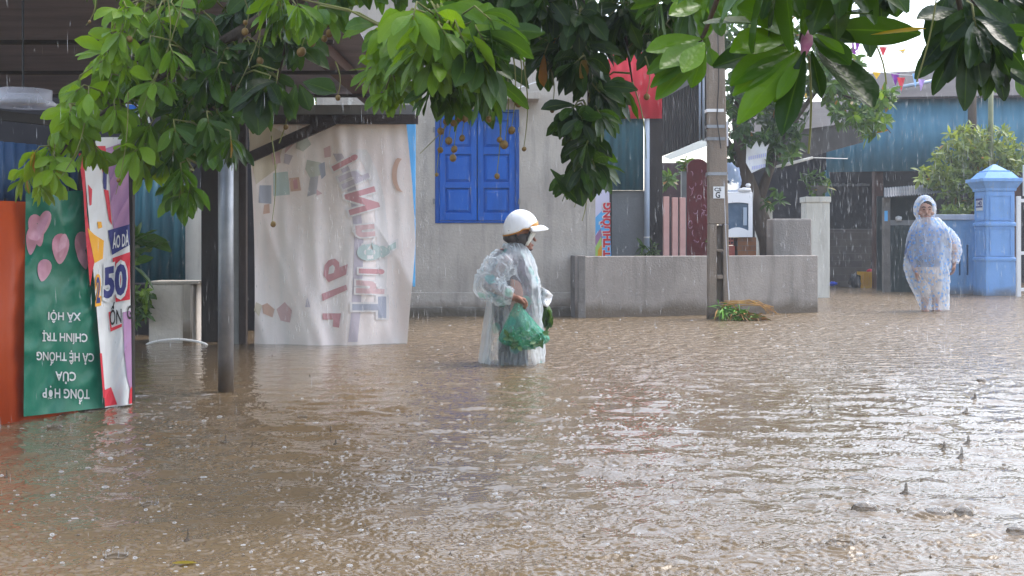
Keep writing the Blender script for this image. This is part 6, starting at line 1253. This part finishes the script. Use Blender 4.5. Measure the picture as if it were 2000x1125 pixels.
def dome(px, py, wpx, hpx, kind):
    Y = YW(py); s = Y/F; c = Vector(((px-1000)*s, Y, 0)); r = wpx*s*.42; h = hpx*s*.6; n = 16
    if kind == 'jet':
        b.tube([c+Vector((0, 0, -.004)), c+Vector((0, 0, h*.12)), c+Vector((r*.1, 0, h*.35)), c+Vector((r*.1, 0, h*.75)), c+Vector((r*.1, 0, h))], [r*.9, r*.4, r*.2, r*.17, r*.06], n)
    elif kind == 'dome':
        pr = [(1, -.003), (.96, h*.15), (.8, h*.45), (.5, h*.66), (.16, h*.85), (.04, h)]; k = len(b.v)
        for q, z in pr:
            for j in range(n): b.v.append((c.x+r*q*math.cos(6.2832*j/n)*(1+.1*math.sin(j*2.1)), c.y+r*q*math.sin(6.2832*j/n), z))
        for i in range(5):
            for j in range(n): b.f.append((k+i*n+j, k+i*n+(j+1) % n, k+(i+1)*n+(j+1) % n, k+(i+1)*n+j)); b.m.append(0 if i < 2 else 1)
    else:
        k = len(b.v); n = 24
        for q, z in ((1, -.003), (.85, h*.3), (.95, h*.5)):
            for j in range(n): b.v.append((c.x+r*q*math.cos(6.2832*j/n), c.y+r*q*math.sin(6.2832*j/n), z*(1 if z < 0 else (.8+.25*math.sin(j*1.1)))))
        for i in range(2):
            for j in range(n): b.f.append((k+i*n+j, k+i*n+(j+1) % n, k+(i+1)*n+(j+1) % n, k+(i+1)*n+j)); b.m.append(0 if i < 1 else 1)
        for j in range(0, n, 4):
            p = c+Vector((r*.97*math.cos(6.2832*j/n), r*.97*math.sin(6.2832*j/n), h*.3)); b.tube([p, p+Vector((0, 0, h*random.uniform(.3, .8)))], [r*.06, r*.03], 5, 1)
for a in SPL: dome(*a)
for i in range(260):
    py = 640+470*random.random()**1.5; f = (py-HOR)/400; dome(random.uniform(0, 2000) if i % 3 else random.uniform(700, 2000), py, random.uniform(3, 10)*(.3+.7*f), random.uniform(2, 7)*(.3+.7*f), random.choice(('dome', 'jet', 'jet')))
M['fleck'] = film('white_fleck', (.82, .83, .84), .26, .15, transl=.3, bump=0, edge=.2)
for i in range(1150):
    py = 625+500*random.random()**1.25; Y = YW(py); px = random.uniform(0, 2000); X = (px-1000)*Y/F
    if X < -1.3 and Y > 8: continue
    q = .0025+.008*random.random()**2.2; q *= .5+Y*.06; b.ellip((X, Y, .004), (q*random.uniform(1, 2.2), q, q*random.uniform(.35, .9)), 7, 4, 2)
tag(b.build('rain_splashes', [M['splash'], M['splashclear'], M['fleck']], loc=(0, 6, 0), smooth=True), kind='stuff')
hz_ = MB(); hz_.box(-60, 60, -20, 70, -1.5, 14)
HM = bpy.data.materials.new('rain_haze'); HM.use_nodes = True; hn = HM.node_tree.nodes; hn.remove(hn['Principled BSDF'])
pv = hn.new('ShaderNodeVolumePrincipled'); pv.inputs['Color'].default_value = (.93, .95, 1, 1); pv.inputs['Density'].default_value = .0021; HM.node_tree.links.new(pv.outputs[0], hn['Material Output'].inputs['Volume'])
if HAZE: tag(hz_.build('haze', HM), kind='stuff')
